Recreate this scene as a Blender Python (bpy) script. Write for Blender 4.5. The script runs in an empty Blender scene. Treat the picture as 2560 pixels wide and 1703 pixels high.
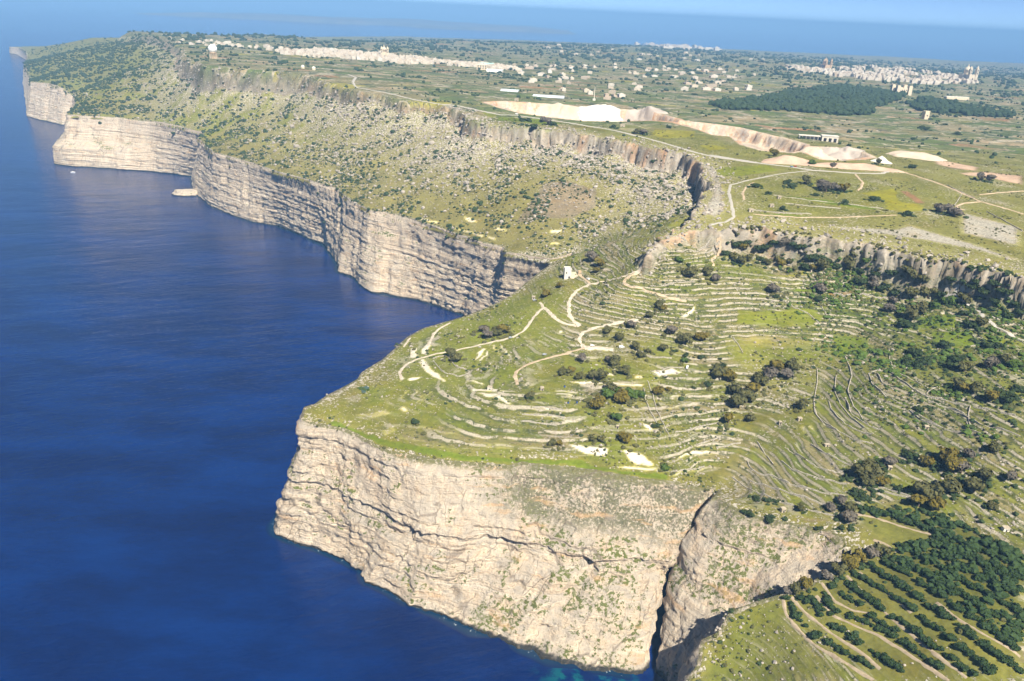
import bpy, math, random
import numpy as np
from mathutils import Matrix, Vector
random.seed(7); RNG=np.random.default_rng(11)
# ------------------------------------------------------------------ camera, sky, sun, exposure
scn=bpy.context.scene
CAM_LOC=(0.0,0.0,400.0)
CAM_ROWS=[[0.99889489, -0.047, -0.0], [0.01798902, 0.38232204, -0.92385402], [0.04342114, 0.92283306, 0.38274501]]
cam_d=bpy.data.cameras.new('camera'); cam=bpy.data.objects.new('camera',cam_d); scn.collection.objects.link(cam)
cam.matrix_world=Matrix([list(CAM_ROWS[i])+[CAM_LOC[i]] for i in range(3)]+[[0,0,0,1]])
cam_d.sensor_width=36.0; cam_d.lens=36.0*2000/2560; cam_d.clip_start=1.0; cam_d.clip_end=250000.0
scn.camera=cam
SUN_AZ=math.radians(157); SUN_EL=math.radians(49)      # azimuth measured from +Y (view) towards +X
HAZE_C=(.26,.52,.90,1); HAZE_D=9.0e-5
SD=Vector((math.sin(SUN_AZ)*math.cos(SUN_EL),math.cos(SUN_AZ)*math.cos(SUN_EL),math.sin(SUN_EL)))
world=bpy.data.worlds.new('World'); scn.world=world; world.use_nodes=True
wn=world.node_tree; wn.nodes.clear()
sky=wn.nodes.new('ShaderNodeTexSky'); sky.sky_type='NISHITA'; sky.sun_disc=False
sky.sun_elevation=SUN_EL; sky.sun_rotation=SUN_AZ; sky.altitude=400; sky.air_density=0.3; sky.dust_density=0.0; sky.ozone_density=5.0
bg=wn.nodes.new('ShaderNodeBackground'); bg.inputs['Strength'].default_value=0.065
wo=wn.nodes.new('ShaderNodeOutputWorld'); wn.links.new(sky.outputs[0],bg.inputs[0]); wn.links.new(bg.outputs[0],wo.inputs[0])
sun_d=bpy.data.lights.new('sun','SUN'); sun_d.energy=4.9; sun_d.angle=math.radians(0.53); sun_d.color=(1.0,0.925,0.80)
sun=bpy.data.objects.new('sun',sun_d); scn.collection.objects.link(sun)
sun.rotation_euler=SD.to_track_quat('Z','Y').to_euler(); sun.location=(500,-500,900)
vs=scn.view_settings; vs.view_transform='Standard'; vs.look='None'; vs.gamma=1.0; vs.exposure=1.0; vs.use_curve_mapping=False
scn.cycles.use_adaptive_sampling=True; scn.cycles.adaptive_threshold=.03
scn.cycles.max_bounces=3; scn.cycles.volume_bounces=0; scn.cycles.diffuse_bounces=2; scn.cycles.glossy_bounces=2
scn.cycles.transparent_max_bounces=8; scn.cycles.use_denoising=True
# ------------------------------------------------------------------ surveyed data (metres)
CLIFF_A=[[(-1500,8600,40),(-1525.2,8616.8,22),(-1536,8624,16.00),(-1560,8640,0.00)],[(-2450,6700,45),(-2479.4,6708.4,24.8),(-2492,6712,18.00),(-2520,6720,0.00)],[(-3287.2,5353.1,36.9),(-3286.7,5347.2,20.3),(-3286.5,5344.7,14.76),(-3286.1,5339.1,0.00)],[(-3159.5,5256.6,43.9),(-3161.7,5247.8,24.1),(-3162.6,5244.1,17.56),(-3164.7,5235.7,0.00)],[(-2868.7,4834.4,46.5),(-2866.6,4827.3,25.6),(-2865.6,4824.3,18.60),(-2863.6,4817.6,0.00)],[(-2394.9,4036.2,68.4),(-2400.6,4021.3,37.6),(-2403,4015,27.4),(-2408.4,4000.8,0.00)],[(-2157,3600.6,88.4),(-2155.6,3586.1,48.6),(-2155,3579.8,35.4),(-2153.7,3566,0.00)],[(-1796.6,3024.5,84.5),(-1800.7,3007.7,46.5),(-1802.5,3000.4,33.8),(-1806.4,2984.4,0.00)],[(-1637.2,2750,106.5),(-1638.6,2730.8,58.6),(-1639.2,2722.6,42.6),(-1640.6,2704.3,0.00)],[(-1535.2,2677.2,112.4),(-1538.1,2656.4,61.8),(-1539.3,2647.5,45),(-1542,2627.7,0.00)],[(-1442.3,2605.7,101.3),(-1443.8,2587.7,55.7),(-1444.5,2580,40.5),(-1445.9,2562.8,0.00)],[(-1412,2595,83.8),(-1413.9,2580,46.1),(-1414.7,2573.6,33.5),(-1416.5,2559.4,0.00)],[(-1190,2190,121),(-1217.3,2200.5,66.6),(-1229,2205,48.4),(-1255,2215,0.00)],[(-1106.6,1985.1,116),(-1118.7,1972.6,58),(-1137.8,1953.1,44.1),(-1141.3,1949.5,0.00)],[(-1075.2,1982.7,116),(-1084.6,1966.4,58),(-1099.3,1940.8,44.1),(-1102,1936.1,0.00)],[(-983.3,1983.2,116),(-985.9,1963.2,58),(-989.6,1934.6,44.1),(-990.7,1926,0.00)],[(-878,1944.7,116),(-882.3,1933.4,63.8),(-884.2,1928.6,46.4),(-888.3,1917.8,0.00)],[(-766.5,1856.3,116),(-785.9,1873,63.8),(-794.2,1880.1,46.4),(-812.7,1896,0.00)],[(-708.9,1809.4,117),(-737.5,1840.4,64.4),(-749.8,1853.6,46.8),(-777.1,1883.1,0.00)],[(-694.2,1762.3,118),(-708.1,1763,64.9),(-714.1,1763.3,47.2),(-727.4,1763.9,0.00)],[(-692.5,1733.9,116),(-695.4,1720.4,63.8),(-696.7,1714.6,46.4),(-699.5,1701.7,0.00)],[(-656.6,1677.4,114),(-661,1670.6,62.7),(-662.8,1667.7,45.6),(-667,1661.3,0.00)],[(-612.3,1601.1,112),(-616.9,1600.7,61.6),(-618.8,1600.6,44.8),(-623.2,1600.2,0.00)],[(-537.4,1537.5,112),(-539.5,1531.5,61.6),(-540.4,1529,44.8),(-542.4,1523.3,0.00)],[(-500.5,1505.9,112),(-502.7,1501,61.6),(-503.7,1498.9,44.8),(-505.8,1494.2,0.00)],[(-435.8,1434.3,112),(-444.1,1451.6,61.6),(-447.7,1459.1,44.8),(-455.6,1475.6,0.00)],[(-383.1,1393.1,112),(-389.1,1405.4,61.6),(-391.6,1410.7,44.8),(-397.3,1422.5,0.00)],[(-331.6,1348.2,112),(-332.9,1349.1,61.6),(-333.5,1349.5,44.8),(-334.8,1350.4,0.00)],[(-306.4,1323.9,112),(-305.7,1307.3,61.6),(-305.4,1300.2,44.8),(-304.7,1284.4,0.00)],[(-269.5,1251.5,112),(-274,1234.9,61.6),(-276,1227.7,44.8),(-280.3,1211.9,0.00)],[(-248.8,1216.7,112),(-252.4,1208.3,61.6),(-254,1204.6,44.8),(-257.4,1196.6,0.00)],[(-224.1,1180.8,112),(-227.4,1169.4,61.6),(-228.8,1164.5,44.8),(-232,1153.6,0.00)],[(-208,1176.5,112),(-208.9,1154.8,61.6),(-209.3,1145.5,44.8),(-210.1,1124.8,0.00)],[(-172.9,1160.5,112),(-174.9,1140.3,61.6),(-175.8,1131.6,44.8),(-177.7,1112.4,0.00)],[(-135,1115.5,113),(-138.8,1110.2,62.2),(-140.5,1107.9,45.2),(-144.1,1102.9,0.00)],[(-89.2,1067.5,114),(-97.8,1073.1,62.7),(-101.5,1075.5,45.6),(-109.7,1080.8,0.00)],[(-46.7,1021.5,115),(-59,1034.5,63.3),(-64.2,1040.1,46),(-75.9,1052.5,0.00)],[(-15.90,996.7,116),(-27.4,1004.9,63.8),(-32.3,1008.4,46.4),(-43.2,1016.2,0.00)],[(-13.40,973.5,117),(-17.14,981.3,64.4),(-18.74,984.7,46.8),(-22.3,992.1,0.00)],[(12.30,956.7,119),(12.55,969,65.5),(12.66,974.3,47.6),(12.90,986.1,0.00)],[(44,933.4,123),(48.6,947.1,67.7),(50.6,953,49.2),(55,966,0.00)],[(68,950,128),(61.3,939.5,70.4),(58.4,935,51.2),(52,925,0.00)],[(72,915,132),(62.8,910.8,72.6),(58.8,909,52.8),(50,905,0.00)],[(44.2,862.1,141),(31.6,871.3,77.6),(26.2,875.3,56.4),(14.20,884.1,0.00)],[(-6.00,797.4,119),(-19.44,807.5,65.5),(-25.2,811.8,47.6),(-38,821.4,0.00)],[(-43.2,772.2,108),(-55.8,784,59.4),(-61.2,789,43.2),(-73.2,800.2,0.00)],[(-89.6,737.5,103),(-100.5,748.4,56.7),(-105.2,753.1,41.2),(-115.6,763.5,0.00)],[(-102.6,715.7,101),(-115.2,724.9,55.6),(-120.6,728.9,40.4),(-132.6,737.7,0.00)],[(-117.1,664.2,100),(-131.4,670.9,55),(-137.5,673.8,40),(-151.1,680.2,0.00)],[(-131.3,637.2,99),(-145.6,642.2,54.5),(-151.7,644.4,39.6),(-165.3,649.2,0.00)],[(-131.6,625.7,98),(-146.7,629.1,53.9),(-153.2,630.5,39.2),(-167.6,633.7,0.00)],[(-150,590.5,99),(-164.3,593.9,54.5),(-170.4,595.3,39.6),(-184,598.5,0.00)],[(-155.7,572.1,100),(-169.1,573.8,55),(-174.9,574.5,40),(-187.7,576.1,0.00)],[(-163.4,566.2,100),(-165.6,551,66),(-174,534.3,45),(-188.9,542,0.00)],[(-162.2,550.3,98),(-163.2,541.1,64),(-169.3,530,46),(-183.1,531.1,0.00)],[(-151.1,545.6,96),(-150.9,537.9,64),(-155.6,530.1,46),(-170.8,525,0.00)],[(-134.6,542.5,95),(-134.1,534,62),(-139.4,524.4,46),(-151.5,517.6,0.00)],[(-125.2,540.6,95),(-126.4,529.5,60),(-126.2,521,45),(-136.1,510.9,0.00)],[(-117.6,536.2,94),(-120.1,520.8,58),(-116.6,512,43),(-123.1,503.8,0.00)],[(-108.2,528.1,94),(-108.4,517.7,58),(-107.5,505.1,43),(-112.9,497.6,0.00)],[(-98.6,520.3,94),(-95.6,508.7,62),(-93.1,498.3,42),(-104.1,492.7,0.00)],[(-91.2,515.2,93),(-81.2,493.7,60),(-78.3,486.9,42),(-101,484.8,0.00)],[(-78.1,511.1,93),(-69.9,489.5,61),(-64.3,478.3,42),(-100.9,482.8,0.00)],[(-61.5,507.4,93),(-59.1,481.4,60),(-63,478.6,42),(-80.5,471.2,0.00)],[(-39.9,504.9,92),(-40.3,482,60),(-43.2,470.9,42),(-58,455.4,0.00)],[(-18.50,505,91),(-19.20,480.2,60),(-19.00,468.4,42),(-42.7,449.2,0.00)],[(2.90,505.3,91),(-2.40,479.2,61),(-0.00,474.5,44),(-26.5,440.1,0.00)],[(11.50,509.1,91),(14.40,474.9,60),(18.40,467.7,43),(-15.80,433,0.00)],[(38.3,506.4,91),(31.1,474.2,59),(33.8,460.4,42),(3.40,433.3,0.00)],[(64,505.3,90),(48.3,466.2,59),(52,454.9,42),(15.60,420,0.00)],[(86.2,501.9,89),(65.8,465.5,58),(69,450.8,41),(31.3,413.1,0.00)],[(101.9,498.9,88),(84.3,465.8,57),(84.1,450,41),(54.4,407.4,0.00)],[(117.9,499,87),(99.4,462.5,56),(96.2,449.4,41),(73.4,403.3,0.00)],[(132.7,497.9,86),(110.4,459.4,54),(106.8,452.7,41),(87.6,402.2,0.00)],[(144.5,497.2,84),(116.9,454.5,52),(112.8,455.2,40),(98.2,402.6,0.00)],[(147.5,500,84),(121,460,52),(115,456.5,40),(100,405,-1)],[(156,505,80),(125,467,50),(117,457,36),(101.5,406,-2)]]
CLIFF_B=[[(157,504,80),(126,467,50),(117.5,457,36),(102,406,-2)],[(146.9,484.1,86),(127.1,469.5,60),(117.9,452.8,41),(103.6,403.5,0.00)],[(150.6,484.2,88),(129.7,460.7,63),(122.8,443.9,46),(107.2,398.8,0.00)],[(156,472,88),(137.2,449,65),(129.6,432.5,46),(113,388,0)],[(168.3,460.9,88),(157.6,445,68),(149.2,430.9,56),(124,380,22)],[(184.1,454,89),(173.6,440.8,71),(163.5,423.7,58),(138,376,34)],[(201.5,447.4,90),(191.1,437.1,76),(168,402,62),(158,376,44)],[(213.5,440.5,91),(205.7,431.7,81),(190,404,70),(180,378,54)],[(222.2,431.5,93),(218.9,428.2,89),(215,404,78),(205,384,52)]]
SPUR=[(236.6,426.4,93),(212.3,412.7,89),(185.7,396.2,83),(172.4,393.5,79),(155.7,392.7,73),(140.9,390.5,66),(132.8,381.6,59),(123,380,53),(119.1,368.1,44),(112.8,361.5,38),(70,300,25),(40,220,20)]
LOWC=[(-64,611.7,105),(-109.7,598.3,101),(-126.4,556.1,98),(-29.8,656.6,107),(9.40,605,112),(61.1,700.3,128),(59.7,775.2,146),(110.6,599.3,112),(167.7,688.6,138),(106.4,665.3,123),(221.1,757.1,160),(222.5,808.4,174),(264.8,762.2,165),(347.8,754.9,167),(422.3,694.1,170),(450.3,669.9,172),(308.2,690.6,140),(284,650.6,130),(255.8,604.6,117),(200.8,566.5,102),(176.7,531.1,90),(128.3,521.7,93),(43.7,539.1,101),(-22.6,534.6,100),(-73.4,543.5,98),(290.7,591.7,133),(354.8,622.3,146),(412,633.8,160),(269.8,530.4,118),(333.6,537.3,136),(379.7,546.4,152),(312.4,489.3,126),(346.7,472.3,138),(218.3,513.2,103),(246.3,463.3,104),(279,442.1,110),(323,421.9,120),(224.7,439.9,95),(248.4,399.8,100),(292.8,366.3,114),(180,380.1,80),(218.1,353.7,90),(255.1,318.1,105),(164.8,362.2,63),(179.8,336.6,70),(142.4,363.7,47),(97.7,871.7,162),(127.6,778,176),(112.2,783,160),(29.1,754.8,133),(-55.1,1086.3,132),(-127,1194.6,142),(5.20,1026.1,138),(60.2,984.8,140),(116.8,1014.8,152),(161.5,945.9,166),(182,947.2,172),(198,1033.5,180),(205.3,1098.4,184),(-212.5,1321.7,140),(-147.6,1383.3,183),(-72.4,1360.1,190),(1.00,1252,190),(64.9,1170,188),(124.5,1129.8,186),(-316.3,1478.1,153),(-420.1,1570.2,142),(-563.3,1763.8,152),(-403.9,1689.7,186),(-292.1,1569.6,205),(-202.6,1520.3,207),(-116.3,1450.1,197),(-679.8,1821.2,130),(-876.6,2071.4,152),(-1012,2121.8,130),(-1272.9,2550.7,150),(-842.8,2136.1,190),(-616.6,1952,215),(-509.1,1929.7,212),(-1156.3,2601.2,190),(-1552.2,2968.1,150),(-1559.7,2831.3,130),(-1125.1,2696.2,212),(-1524.2,3259.7,205),(-1852.2,3563.2,170),(-2394.6,4181.3,100),(-793.8,2103.1,222),(-632,2004.6,226),(-524,1990.1,224),(-944.8,2345.5,215),(-402.5,1811.8,216),(-316.5,1704.3,216),(-230.2,1600.8,214),(-169.1,1582,214),(-0.20,1360.3,199),(72.4,1358,197),(140.5,1310.4,195),(200.9,1240.5,192),(228.2,1165.3,189),(328.1,824.6,172),(367.7,806.4,169),(400.3,775.7,165),(429.8,745.6,163),(475.6,708.4,161),(-2234.1,4543.8,178),(-2415.8,4660,140),(-2784.1,4963.9,85),(-3017,5090.9,55),(-2300,5600,60),(-1900,6200,70),(120,330,42),(200,300,68),(300,300,95),(400,330,112),(520,500,140),(600,700,168),(330,200,90),(150,250,40)]
UPC=[(262,860.2,212),(334.4,866.4,214),(423.5,852.6,212),(474.1,772,208),(266.3,977.6,217),(372.9,1064.3,219),(498.1,1090.3,220),(619.8,1042.7,215),(220.6,1403.9,226),(35.4,1414.7,227),(358.2,1225.1,224),(640.6,1198.8,216),(-83.7,1535.9,234),(-285.8,1795.5,238),(86.2,1725.8,226),(347.7,1674.5,222),(600.6,1420,212),(870.1,1496.8,205),(-475.3,2727.1,226),(-290.6,2709.3,222),(-683.5,2610.3,236),(-884.3,2648.5,238),(-1472.8,3551.5,230),(125.6,2612.8,208),(520.1,2553,205),(714.7,1965.8,205),(1255.8,2433.3,200),(1222.5,3434.8,195),(1900.2,3727.2,185),(1504.2,2515.3,190),(2096,4595.6,180),(1062.3,4224.2,190),(446.9,4586.3,185),(-268.1,4767.2,190),(-911.4,4345.2,200),(-1408.4,4518,215),(-584.4,5439.8,195),(114.3,5699.8,190),(1014.8,6892.2,165),(1654.8,6628.5,150),(2445.9,6057.1,140),(3349.2,6295.2,120),(-1700,4600,150),(-1500,5600,110),(-1000,6800,110)]
ESC=[(-1856,3988.2,225),(-1312.3,3161.5,238),(-1020.5,2528.2,240),(-928.8,2276.2,240),(-760,1989.1,243),(-696.8,1956.2,244),(-599.9,1905.5,245),(-491.6,1868.9,244),(-403.8,1738.9,240),(-351.3,1660.3,238),(-298.2,1607.3,237),(-218.7,1521.6,234),(-162.7,1520.9,232),(-114.2,1464.5,229),(-84.8,1369.4,225),(-57.6,1330,225),(-1.10,1313.4,225),(68.2,1304.2,224),(133,1255.1,222),(192.3,1201.7,220),(232.1,1172.7,219),(241.8,1109.8,218),(231.2,1007,216),(222.1,951.2,214),(195.7,867.9,208),(166.7,817.8,199),(126.5,771.3,186),(126.6,757.2,183),(148.8,785.8,192),(181.6,800,197),(207.7,798.9,199),(226.5,803.8,200),(253,804.5,202),(287.2,786.5,203),(306.8,780.1,203),(342,760.3,204),(369.1,726.1,204),(403.3,712.7,203),(428.1,685.1,203),(451.2,658.8,202)]
PITS=[([(-74.2,1568.4),(-39.3,1511.8),(-1.60,1471.6),(49.8,1445.2),(104.7,1423.6),(161.6,1436.4),(231.4,1479.9),(282.1,1470.1),(290.9,1535.5),(263,1601.4),(235,1646),(167.8,1641.2),(95.1,1631.4),(47.9,1642.5),(14.60,1628.4),(-33.9,1618.1)],26,7.00),([(274,1459.3),(299.2,1403.1),(313,1339.6),(342.4,1332.9),(338.1,1248.8),(355.5,1206.1),(396.3,1198.1),(429.3,1234),(452.1,1304.9),(436.7,1362.8),(406,1429.9),(386.6,1475.4),(363,1486.6),(319.2,1505),(282.1,1505.9)],18.00,8.00),([(420,1204.1),(429.9,1157.3),(450.6,1156.9),(492.9,1180.3),(523,1213.5),(526.1,1260.7),(500.2,1295.4),(451.6,1273.9)],14.00,14.00)]
TRACKS=[('main',4.20,'w',[(63.3,699.8),(54,716.7),(53.6,734.3),(56.4,748.4),(63.9,759.5),(75.9,767.1),(93,766.3),(105.3,752.4),(118.3,756.5),(123.6,758.3)]),('up',4.50,'g',[(200.4,819.9),(218.3,826.3),(229.1,838.2),(233.8,872.2),(242.5,925.7),(253.5,963.2),(278.7,988.9),(327.2,1033.4),(338.5,1043.5),(381.2,1070.9)]),('left',3.60,'w',[(60.4,701.2),(47,708),(38.9,719.6),(33.5,733.5),(29.4,739.1),(23.7,733),(16.80,716.9),(10.00,703),(-0.70,693.9),(-14.30,692.2),(-34.4,686.8),(-54.2,679.9),(-69.7,673.5),(-85.8,662.7),(-94.7,650.8),(-97.4,637.7),(-92.8,619.7)]),('hutspur',2.60,'w',[(29.4,739.9),(26.3,751.8)]),('mid',4.00,'w',[(116.8,699.3),(99.4,698.9),(88.5,697),(73.6,695.3),(64.6,689),(61.3,682.6),(63.2,673.2),(66.2,667.2)]),('sand',3.80,'s',[(66.2,667.2),(52.1,659.3),(39,652.3),(26,646.7),(13.20,638.2),(5.70,627.4),(4.00,616.1),(6.60,602.3)]),('yard',5.00,'w',[(66.2,666.5),(78.6,665.3),(91.5,663.4)]),('sandy',3.20,'s',[(119.6,754.7),(109.1,748.4),(105.6,744.1),(112.4,736.1),(123.1,732.1),(132.2,725.8),(144.3,721),(163.6,718.5)]),('rimtrack',3.40,'w',[(-43.5,768.1),(-52.5,764.6),(-63.1,749.3),(-73.2,733.2),(-77.1,718.8),(-77.9,704.8),(-78.7,692.9)]),('rimtrack2',2.60,'w',[(-113.5,1093.1),(-138.2,1119.4),(-98.9,715.1),(-102,692.1)]),('house',3.60,'s',[(75.9,767.1),(70.9,782.3),(66.2,797.9)]),('valley',4.20,'g',[(398,709.6),(411.3,696.6),(417.6,680.2),(411,657.1),(417,643.3),(429,625.9)]),('zig1',2.60,'s',[(199.7,775.6),(197.9,784.4),(209.1,799.6),(210.5,801.6),(204.9,801.2)]),('coast',6.50,'g',[(-341.1,1694.6),(-275.6,1640.3),(-206.9,1556.7),(-148.6,1521.7),(-121.1,1514.5),(-92.7,1488.4),(-59.7,1457.4),(-38.5,1439.4),(-11.70,1443.8),(33.9,1418),(82.7,1387.7),(151.3,1333.7),(210.4,1252.1),(252.2,1177.5),(276.2,1142.6),(328.6,1108.5),(268.7,1161.2),(301,1122.6),(353.9,1096.6),(386.3,1074.6),(441.4,1066.6),(478.3,1072.2),(509.7,1107.7)]),('coast2',6,'g',[(-341.1,1694.6),(-367.6,1793.7),(-381.3,1894.7),(-410.7,1959.7)]),('lane1',4.00,'s',[(516.2,1092.6),(534.1,1037.6),(540.4,992.8),(542.2,943.5),(555.7,920.5),(565.9,891.6)]),('lane2',3.40,'s',[(540.2,939.6),(517.5,928.6),(499.6,912.2),(494.3,898.7),(500.9,895.2)]),('lane3',3.40,'s',[(438.6,1059),(430,1010.5),(415.9,979.3),(403.8,958.9)]),('lane4',3.20,'s',[(561.3,980.4),(601.1,1004.1),(646.4,1028.5)]),('lane5',3.20,'s',[(251.8,890.2),(257.9,922.3),(269,952.4),(285.1,979.4)]),('lane6',3.20,'s',[(250.6,845.1),(294.2,835.4),(341.3,838.4),(407.5,856.5)]),('orchard',1.90,'o',[(171.1,389.9),(170.6,381.2),(174.2,371.1),(180.9,356.9),(189.9,343.8),(201.1,328.2)]),('orchard',1.90,'o',[(189.2,387.4),(193.5,371.9),(204.1,359.8),(210.9,352.5),(219.2,338.4),(226.6,324.3),(231.6,315.7)]),('orchard',1.90,'o',[(175.9,390),(180.5,377.5),(188.9,362.6),(193.3,355.1),(199.5,345.8),(205.9,332.7)]),('orchard',1.90,'o',[(195.3,397),(197.4,381.1),(204.4,372.4),(212.4,367.6)]),('orchard',1.90,'o',[(211.2,400.5),(216.9,374.7),(223.3,354.2),(227.8,340.6),(232.2,328.1),(239.1,314.3)]),('orchard',1.90,'o',[(219.2,402.3),(223.5,386.9),(228.2,373.9),(231.3,360.6)]),('orchard',1.90,'o',[(233.8,454.2),(246.1,446.8),(258.4,435.4),(269.8,424.1)]),('orchard',1.90,'o',[(238.1,430),(243.7,424.4),(246.3,415.1)]),('orchard',1.90,'o',[(245.5,363.7),(249.7,347.1),(256.1,334.5),(267.3,320.7)])]
WALLS=[(1.10,[(116.2,615.5),(118.4,593.4),(119,578.6),(121.8,563.4),(124.7,550.7),(125.8,546.1)]),(1.10,[(111.8,604.3),(111.5,586.5),(114.4,570.6),(117.3,560.8)]),(1.10,[(249.2,591.4),(244.1,572.8),(245.4,555.4),(253.1,539.1),(260.9,524.4),(269.3,519.5)]),(1.10,[(259,585.7),(256.1,572.4),(256.8,558.2),(261.1,543.5),(271.4,529.1)]),(1.10,[(269.9,578.2),(267.6,563.3),(269.6,549.8),(275.8,538),(279.6,534.4)]),(1.10,[(211.2,535),(216.3,523.5),(222.2,509.5),(230,498.5),(238.3,494),(245.6,494)]),(1.10,[(204.7,520),(208.6,509.2),(215.8,499.7),(225.1,490.3),(237.7,480.8)]),(1.10,[(183.2,530.1),(183.1,521.8),(187.6,513.9),(195.9,507.4),(202.5,495.3),(211.7,485.4),(221.3,477.4),(233.4,471.2)]),(1.10,[(180.2,509),(187,501),(196.1,489.5),(205.4,479.7),(216.4,468.9),(224.6,461.4)]),(1.10,[(229.2,532.8),(233.8,518.8),(240.3,507.8),(247.4,499.6)]),(1.10,[(169.1,516.6),(172.9,509.8),(178.7,497.7),(187.2,483.6),(196.1,472.3),(210.7,461.4),(223.2,453.3)]),(1.10,[(193.9,547.2),(196.2,534.8),(198.7,518.7)]),(1.10,[(296.4,607.6),(292.8,589.3),(295.4,575),(300,563.8),(306.5,552.6),(314.4,553.7)]),(1.10,[(296.4,607.6),(303.2,610.4),(313.9,605.7),(320.9,592.1),(327.6,576),(328.7,566.8)]),(1.10,[(311.8,603.4),(312.9,589.2),(318.1,574.3),(323.2,562.5)]),(1.10,[(302,604.4),(300.3,588.3),(305.5,575.6),(310.5,560.3)]),(1.10,[(324,564.6),(329.9,570.6),(335,571.6)]),(1.10,[(321.1,557.3),(332.5,544.4),(339.9,529.3)]),(1.10,[(306.1,548.7),(312.9,534.2),(317.2,525.1)]),(1.10,[(323.2,562.5),(334.1,553.1),(345,540.5)]),(1.10,[(345.1,540.9),(338.7,529.9),(334.9,518.4)]),(1.10,[(328.6,647.9),(322.2,628.7),(315.8,607.5)]),(1.10,[(292.2,648.1),(288.7,625.9),(285.1,610.9)]),(1.10,[(257.1,733.7),(267,722.3),(278.6,713.1),(286,699.6)]),(1.10,[(288.8,738.2),(292.4,724.3),(297.8,703.2)]),(1.10,[(199.3,679),(204,668.5),(205.8,657.3)]),(1.10,[(264.7,634.1),(260.1,617.6),(252.1,597.6),(245.6,578.4),(244.7,564.7),(249.8,547)]),(1.10,[(275.4,619.3),(267.4,598),(264.2,575),(265.1,554.9),(269.3,539.3)]),(1.10,[(285.5,612.1),(275.1,591.6),(271.1,566.5),(273.8,543.4)]),(1.10,[(394.7,643.1),(395.2,629.9),(386.2,628)]),(1.10,[(410.2,649.1),(418.2,637.8),(424.7,619.7)]),(1.10,[(-71,662),(-67.8,666.1),(-60.6,669.1),(-57.5,665.6),(-50.6,649.7),(-47.3,642.6),(-41.2,639.8),(-34.5,633.4),(-40.3,627.2),(-45.3,623.2),(-50.5,628),(-54.9,628.2),(-61.1,636.4),(-65.9,648.1),(-70.2,658.5)]),(1.10,[(105,743.4),(113.2,736.9),(120.7,733.8)]),(1.10,[(130.8,552.7),(149.9,562.8),(169,571.3)]),(1.10,[(146.9,544.1),(158.4,550.9),(167.4,556.2)]),(1.10,[(162,544.6),(171.5,547.3),(181.9,549)]),(1.10,[(121.4,509.5),(135.8,516.7),(149.7,524.8)]),(1.10,[(18.50,569.5),(31.3,568.8),(44.1,566.9)]),(1.10,[(10.50,560.7),(30.1,559.7),(48.4,558.4)]),(1.10,[(10.60,552.6),(24.3,551.7),(37.9,550)]),(1.10,[(542.9,1024.3),(542.4,978.6),(544.3,957.8)]),(1.10,[(525.2,894.5),(524.6,848.2),(523.3,816.2)]),(1.10,[(541.4,982),(512.6,936),(498,913.1)]),(1.10,[(289.9,911.2),(328,895.1),(366.9,888.8),(402.1,878.7)]),(1.10,[(248.6,856.7),(281.9,846.7),(312.6,845.5)]),(1.10,[(293.9,878.7),(320.6,871.6),(351.8,869.1)]),(1.10,[(130.6,735.8),(146,736.8),(163.5,741.3),(175.4,744.3)]),(1.10,[(160.9,781.4),(179.3,785.1),(204.9,798.7)]),(1.10,[(164.7,788.3),(189.4,798.4),(207.3,800.9)]),(1.10,[(152.8,794),(172.8,794.1),(196.3,799.3),(208.5,801.5)]),(1.10,[(121.2,628.2),(137.3,635.4),(150.1,636)]),(1.10,[(109.8,663.9),(122.7,650.7),(141.6,648.3)]),(1.10,[(308,737.5),(316.1,732.3),(326.8,732.6)]),(1.10,[(328.6,731.5),(343.2,727.6),(357.7,725.6)]),(1.10,[(333.7,540.1),(338.4,525.9),(340.8,516.4)]),(1.10,[(346.8,540),(355.8,529.5),(365.2,518.7)]),(1.10,[(305.3,548.6),(309.4,536.1),(319.3,521),(328.6,509.5)]),(1.10,[(338.1,525),(346.7,510.5),(356.2,494.5)]),(1.10,[(335.1,523.9),(331.9,515.4),(336.2,505.7)]),(1.10,[(244.7,477.1),(254.4,471),(271.3,457.9)]),(1.10,[(249.6,477.7),(258.7,473.5),(272.6,458.4)])]
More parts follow.
